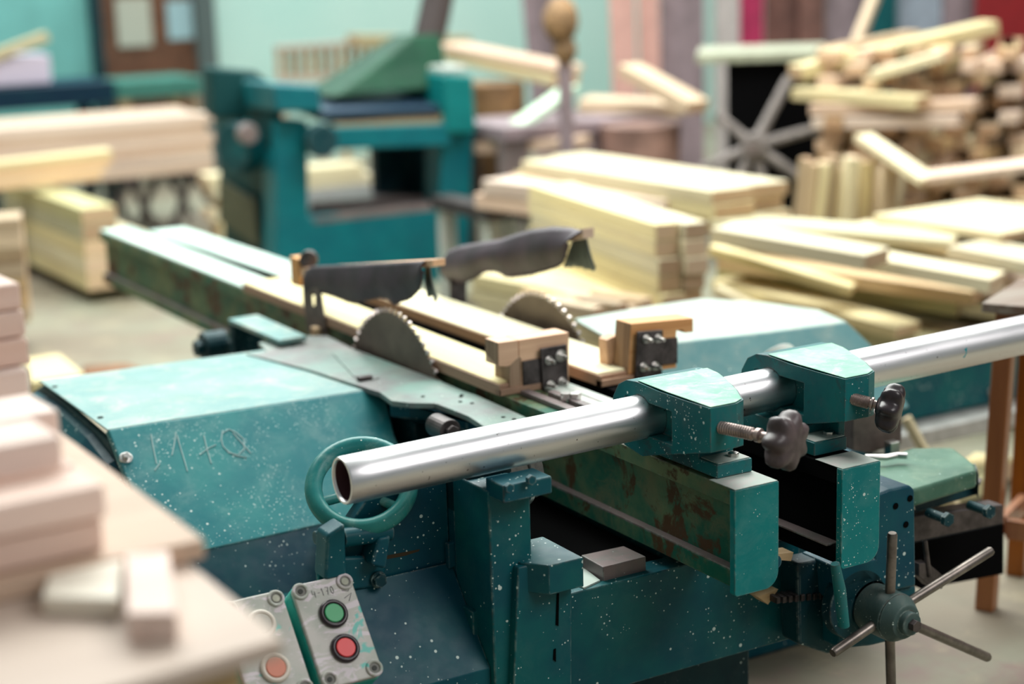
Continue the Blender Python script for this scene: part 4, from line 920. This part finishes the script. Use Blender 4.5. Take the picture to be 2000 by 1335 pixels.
# --- lumber heap top right
random.seed(21)
HG = 'battens of the big lumber heap'
CN = {'cream_pine': 'cream', 'tan_pine': 'tan', 'pinkish_pine': 'pinkish', 'olive_pine': 'olive'}
hx0, hy = at(1600, 300, 7.6).x, at(1600, 300, 7.6).y
vdir = Vector((math.cos(-YAW), math.sin(-YAW), 0)); adir = Vector((-vdir.y, vdir.x, 0))    # across and away
H0 = at(1585, 300, 7.1); H0.z = 0
for k in range(20):
    z = .052*(k+1); f_ = k/20; x = .05+.10*f_+random.uniform(0, .05); ang = math.radians(random.gauss(62, 10)); n_ = 0
    while x < 1.75 and n_ < 15:
        w_ = random.uniform(.06, .11); L = random.uniform(.35, .8); a_ = ang+math.radians(random.uniform(-3, 3)); m_ = random.choice([m_pine, m_tan, m_tan, m_pinepink, m_tan])
        d_ = vdir*math.cos(a_)+adir*math.sin(a_); c = H0+vdir*x+adir*(.25*f_+random.uniform(-.10, .12)); c.z = z
        if f_ < .4 and x < .25: x += .08; continue
        plank(c-d_*.05, c+d_*L, w_, .050, m_, f'rough {CN[m_.name]} batten of the big heap, {ORD2[k]} layer up, {ORD2[n_]} from left', 'batten', HG, 'wood_batten')
        x += w_+random.uniform(.012, .05); n_ += 1
for (p, q, d0, d1, w_, t_, m_, l_) in [((1565, 130), (1950, 40), 7.3, 7.5, .14, .06, m_pine, 'long straight plank topping the lumber heap, slanting up to the right'),
        ((1545, 172), (1790, 190), 7.3, 6.9, .12, .05, m_pine, 'cream plank jutting left below the topmost heap plank'), ((1580, 205), (1900, 195), 7.2, 6.9, .14, .045, m_pinepink, 'pinkish plank under the jutting cream one in the heap'),
        ((1585, 230), (1870, 225), 7.2, 6.9, .14, .05, m_pinepink, 'lowest of the three level planks jutting left in the heap'), ((1670, 262), (1800, 350), 6.9, 6.6, .09, .03, m_pine, 'short pale board sliding down the heap front'),
        ((1700, 140), (1840, 100), 7.1, 7.0, .16, .04, m_pine, 'pale board end under the topmost heap plank'), ((1810, 345), (2100, 310), 6.6, 6.5, .2, .03, m_pinepink, 'long pink board leaning at the right foot of the heap'),
        ((1620, 95), (1800, 60), 7.6, 7.7, .14, .04, m_tan, 'tan board behind the topmost heap plank')]:
    plank(at(*p, d0), at(*q, d1), w_, t_, m_, l_, 'board')
# upright battens under the jutting planks
for i in range(12):
    p = at(1560+i*17, 330+random.uniform(-20, 15), 6.9+random.uniform(-.1, .1)); 
    plank(p+Vector((0, 0, .02)), Vector((p.x+random.uniform(-.05, .05), p.y+.06, .02)), .05, .05, random.choice([m_tan, m_tan, m_pine]), f'upright batten at the left foot of the heap, {ORD2[i]} from the left', 'batten', 'uprights at the heap foot', 'wood_batten')

# --- spoked wheel machine with table
wp = at(1472, 285, 8.0)
wm = empty('old_machine', (wp.x, wp.y+.3, 0), 'dark old machine with a rimless spoked wheel and grey table top', 'machine')
vd = (CAM-wp); vd.z = 0; vd.normalize(); sdv = Vector((vd.y, -vd.x, 0))
gi = plain('grey_iron', (.25, .22, .21), .5, .2, .3)
b = MB(); b.cyl(wp-vd*.10, wp+vd*.05, .055, seg=20); fw = b.build('capstan_hub', gi, wm, .004, True)
b = MB(); b.cyl(wp+vd*.05, wp+vd*.07, .03, seg=16); b.build('hub_cap', m_flange, fw)
for (ex, ey) in ((1542, 150), (1590, 252), (1562, 345), (1500, 392), (1425, 392), (1368, 330), (1398, 222)):
    e_ = at(ex, ey, 8.0); b = MB(); b.tube([wp+(e_-wp)*.1, e_], 0, 8, [.026, .022]); b.build('spoke', gi, fw)
b = MB(); p0, p1 = at(1360, 105, 8.0), at(1620, 98, 8.0)
hz = (p0.z+p1.z)/2; b.prism([Vector((p0.x, p0.y, hz)), Vector((p1.x, p1.y, hz)), Vector((p1.x, p1.y, hz))-vd*.6, Vector((p0.x, p0.y, hz))-vd*.6], (0, 0, -.045)); b.build('machine_table', plain('grey_green_table', (.36, .38, .28), .5, 0, .2), wm, .005)
b = MB(); q = wp-vd*.12; b.prism([Vector((j_.x, j_.y, 0)) for j_ in (at(1420, 300, 8.15), at(1610, 300, 8.15), at(1610, 300, 8.45), at(1420, 300, 8.45))], (0, 0, hz-.046)); b.build('machine_body', m_void, wm)

# --- middle clutter: barrel-like posts, crossing boards, workbench
def post(px0, px1, ytop, ybot, d, mat, label, cat, name, depth=.12):
    P = [at(px0, ytop, d), at(px1, ytop, d)]; w_ = (P[1]-P[0]).length; c = (P[0]+P[1])/2
    b = MB(); b.box((-w_/2, 0, 0), (w_/2, depth, max(c.z, .05))); o = b.build(name, mat, None, .006); o.matrix_world = Matrix.Translation((c.x, c.y, 0)) @ Matrix.Rotation(-YAW, 4, 'Z'); return tag(o, label, cat)
m_mauve = plain('mauve_grey_wood', (.26, .20, .22), .6, 0, .25, 6); m_salmon = plain('salmon_wood', (.66, .38, .33), .6, 0, .12, 6); m_brown = plain('red_brown_wood', (.16, .075, .06), .6, 0, .4, 6)
m_mag = plain('magenta_cloth', (.40, .02, .09), .7, 0, .3, 6); m_red = plain('dark_red_paint', (.22, .004, .008), .5, 0, .2); m_grey = plain('pale_grey_post', (.44, .40, .39), .6, 0, .15); m_bluegrey = plain('blue_grey', (.28, .33, .40), .6, 0, .2)
def wide(px0, px1, y_top, d, mat, label, cat, name, tall=None, slant=0., bot=0.):
    P = [at(px0, y_top, d), at(px1, y_top, d)]; w_ = (P[1]-P[0]).length; c = (P[0]+P[1])/2; H_ = tall or 1.9
    b = MB(); b.prism([(-w_/2+slant, 0, 0), (w_/2+slant, 0, 0), (w_/2, 0, H_), (-w_/2, 0, H_)], (0, .06, 0)); o = b.build(name, mat, None, .006); o.matrix_world = Matrix.Translation((c.x, c.y, bot)) @ Matrix.Rotation(-YAW, 4, 'Z'); return tag(o, label, cat)
wide(1005, 1065, 20, 9.5, m_mauve, 'mauve-grey upright panel behind the crossing boards', 'board', 'leaning_sheet', slant=.12)
wide(1080, 1110, 20, 9.4, m_mauve, 'narrow mauve post beside the tan hanging bundle', 'post', 'wooden_post')
wide(1185, 1235, 20, 9.6, m_salmon, 'salmon-pink upright board in the far centre', 'board', 'upright_board', slant=.04)
wide(1245, 1285, 20, 9.7, m_salmon, 'second salmon-pink upright board, right of the first', 'board', 'upright_board', slant=.02)
wide(1290, 1375, 20, 9.8, m_mauve, 'wide mauve-grey panel right of the salmon boards', 'board', 'leaning_sheet')
wide(1398, 1445, 20, 9.7, m_grey, 'pale grey upright post left of the magenta cloth', 'post', 'wooden_post')
wide(1447, 1492, 20, 9.8, m_mag, 'magenta cloth hanging in the far background', 'cloth', 'hanging_cloth')
wide(1495, 1560, 20, 10.0, m_brown, 'red-brown upright board right of the magenta cloth', 'board', 'upright_board')
wide(1562, 1612, 20, 9.9, m_brown, 'second red-brown upright board behind the grey table', 'board', 'upright_board')
wide(1614, 1700, 20, 10.0, m_mauve, 'grey-brown panel behind the thin slanting stick', 'board', 'leaning_sheet')
wide(1702, 1752, 10, 9.8, paint('teal_post', (.002, .07, .08), (.003, .09, .1), 0, speck=0), 'dark teal post above the lumber heap', 'post', 'metal_post')
wide(1754, 1840, 10, 9.9, m_bluegrey, 'blue-grey panel above the lumber heap', 'board', 'leaning_sheet')
wide(1842, 1905, 10, 9.9, m_mauve, 'mauve panel left of the dark red cabinet', 'board', 'leaning_sheet')
wide(1908, 2080, 10, 9.7, m_red, 'dark red cabinet at the upper right corner', 'cabinet', 'red_cabinet')
plank(at(1718, -20, 9.0), at(1675, 90, 8.8), .05, .05, m_tan, 'thin tan stick slanting above the lumber heap', 'stick')
# crossing boards at centre
plank(at(855, 85, 8.9), at(1090, 132, 8.4), .2, .03, m_pinepink, 'pinkish plank lying right of the dust chute', 'board')
plank(at(868, 98, 8.9), at(1080, 150, 8.4), .2, .05, m_pine, 'pale plank under the pinkish one right of the dust chute', 'board')
plank(at(1130, 165, 8.1), at(975, 275, 7.9), .12, .03, m_mintb if 0 else wood('mint_board', (.62, .78, .62), (.55, .70, .54), var=.05), 'mint-green board leaning diagonally behind the centre stack', 'board')
plank(at(1210, 125, 8.1), at(1345, 200, 7.8), .14, .06, m_tan, 'tan board slanting down right in the far centre', 'board')
plank(at(925, 280, 8.0), at(1120, 272, 7.8), .22, .05, m_platetop if 0 else m_pinepink, 'pale grey board edge just above the far centre stack', 'board')
plank(at(1130, 195, 8.3), at(1330, 205, 8.2), .3, .06, m_tan, 'tan board level behind the slanting board', 'board')
# bench under them
bq = at(1240, 225, 8.2); t = empty('far_workbench', (bq.x, bq.y, 0), 'cluttered grey-pink workbench in the far centre', 'workbench')
b = MB(); b.box((bq.x-.75, bq.y-.05, bq.z-.06), (bq.x+.16, bq.y+.5, bq.z)); b.build('bench_top', m_mauve, t, .005)
for i, (sx_, sy_) in enumerate(((-.68, 0), (-.3, 0), (-.05, 0), (.08, 0), (-.68, .45), (.08, .45))):
    b = MB(); b.box((bq.x+sx_-.07, bq.y+sy_-.03, 0), (bq.x+sx_+.07, bq.y+sy_+.03, bq.z-.061)); b.build('leg', m_mauve if i % 2 else m_flange, t, .004)
p = at(1250, 240, 8.05); b = MB(); b.cyl((p.x, p.y, 0), (p.x, p.y, p.z), .17, .19, seg=28); tag(b.build('barrel', plain('rusty_barrel', (.30, .18, .15), .5, .2, .4, 8), None, .01, True), 'rusty pinkish barrel under the slanting tan board', 'barrel')
p = at(962, 160, 8.6); b = MB(); b.cyl((p.x, p.y, 0), (p.x, p.y, p.z), .16, seg=28); tag(b.build('barrel', plain('brown_barrel', (.22, .12, .05), .6, 0, .4, 8), None, .01, True), 'brown barrel beside the planer, under the pinkish plank', 'barrel')
# tan hanging bundle with post
p = at(1095, 40, 7.6); b = MB(); b.sph(p, .085, (1, .8, 1.25), 20); b.sph(p+Vector((.02, 0, -.13)), .055, (1, .9, 1.2), 16); bd = b.build('tan_bundle', plain('tan_leather', (.26, .155, .075), .7, 0, .6, 9), None, 0, True); tag(bd, 'tan cloth bundle tied to the top of the thin post', 'bundle')
b = MB(); b.tube([Vector((p.x+.05, p.y+.05, 0)), Vector((p.x+.03, p.y+.02, p.z-.14))], .035, 12); tag(b.build('thin_post', m_mauve, None, 0, True), 'thin mauve-grey post carrying the tan bundle', 'post')
# fence-like rack at the wall behind the planer
p0, p1 = on(540, 90, 'y', 11.2), on(800, 90, 'y', 11.2)
rk = empty('slatted_rack', ((p0.x+p1.x)/2, 11.3, 0), 'pale slatted rack along the mint wall behind the planer', 'rack')
b = MB(); b.box((p0.x, 11.2, p0.z-.03), (p1.x, 11.25, p0.z)); b.box((p0.x, 11.2, p0.z-.26), (p1.x, 11.25, p0.z-.22)); b.build('rail', m_pinepink, rk, .004)
nS = 13
for k in range(nS):
    xx = p0.x+(p1.x-p0.x)*(k+.5)/nS; b = MB(); b.box((xx-.025, 11.25, 0 if k % 6 == 0 else p0.z-.26), (xx+.025, 11.27, p0.z-.002)); b.build('slat', m_tan, rk, .003)
p0 = on(700, 62, 'y', 11.0); plank(p0+Vector((0, 0, -.02)), p0+Vector((.9, 0, -.08)), .2, .08, m_pine, 'pale plank resting on the slatted rack')
# teal rail machine at right
p0, p1 = on(1690, 735, 'y', 3.35), on(2100, 712, 'y', 3.35)
tr = empty('conveyor_rail', ((p0.x+p1.x)/2, 3.5, 0), 'teal steel rail table behind the right end of the pipe', 'conveyor')
b = MB(); b.box((p0.x, 3.35, p0.z-.15), (p1.x, 3.40, p0.z-.0)); b.build('side_rail', m_front, tr, .004)
b = MB(); b.box((p0.x, 3.27, p0.z-.20), (p1.x, 3.40, p0.z-.155)); b.build('lower_shelf', plain('grey_shelf', (.42, .42, .40), .5, 0, .2), tr, .004)
q = on(1936, 765, 'y', 3.348); b = MB(); b.cyl(q, q-Vector((0, .012, 0)), .013, seg=16); b.build('rail_bolt', m_platetop, tr)
for xx in (p0.x+.05, p1.x-.05):
    b = MB(); b.box((xx-.03, 3.34, 0), (xx+.03, 3.40, p0.z-.201)); b.build('leg', m_dark, tr)
q0_ = on(1772, 815, 'y', 3.05); q1_ = on(1815, 892, 'y', 3.0); q1_ = q0_+(q1_-q0_)*((q0_.z-.021)/(q0_.z-q1_.z))
plank(q0_, q1_, .03, .02, m_pine, 'thin pale stick leaning behind the right clamp knob', 'stick')
for i, (p, q) in enumerate((((1880, 900), (1960, 912)), ((1840, 955), (1965, 925)))):
    plank(on(*p, 'z', .06), on(*q, 'z', .06), .1, .05, [m_pine, m_olive, m_tan][i], ['pale scrap board on the floor behind the gearbox', 'olive scrap board on the floor by the stool leg', 'tan scrap board low beside the stool leg'][i])
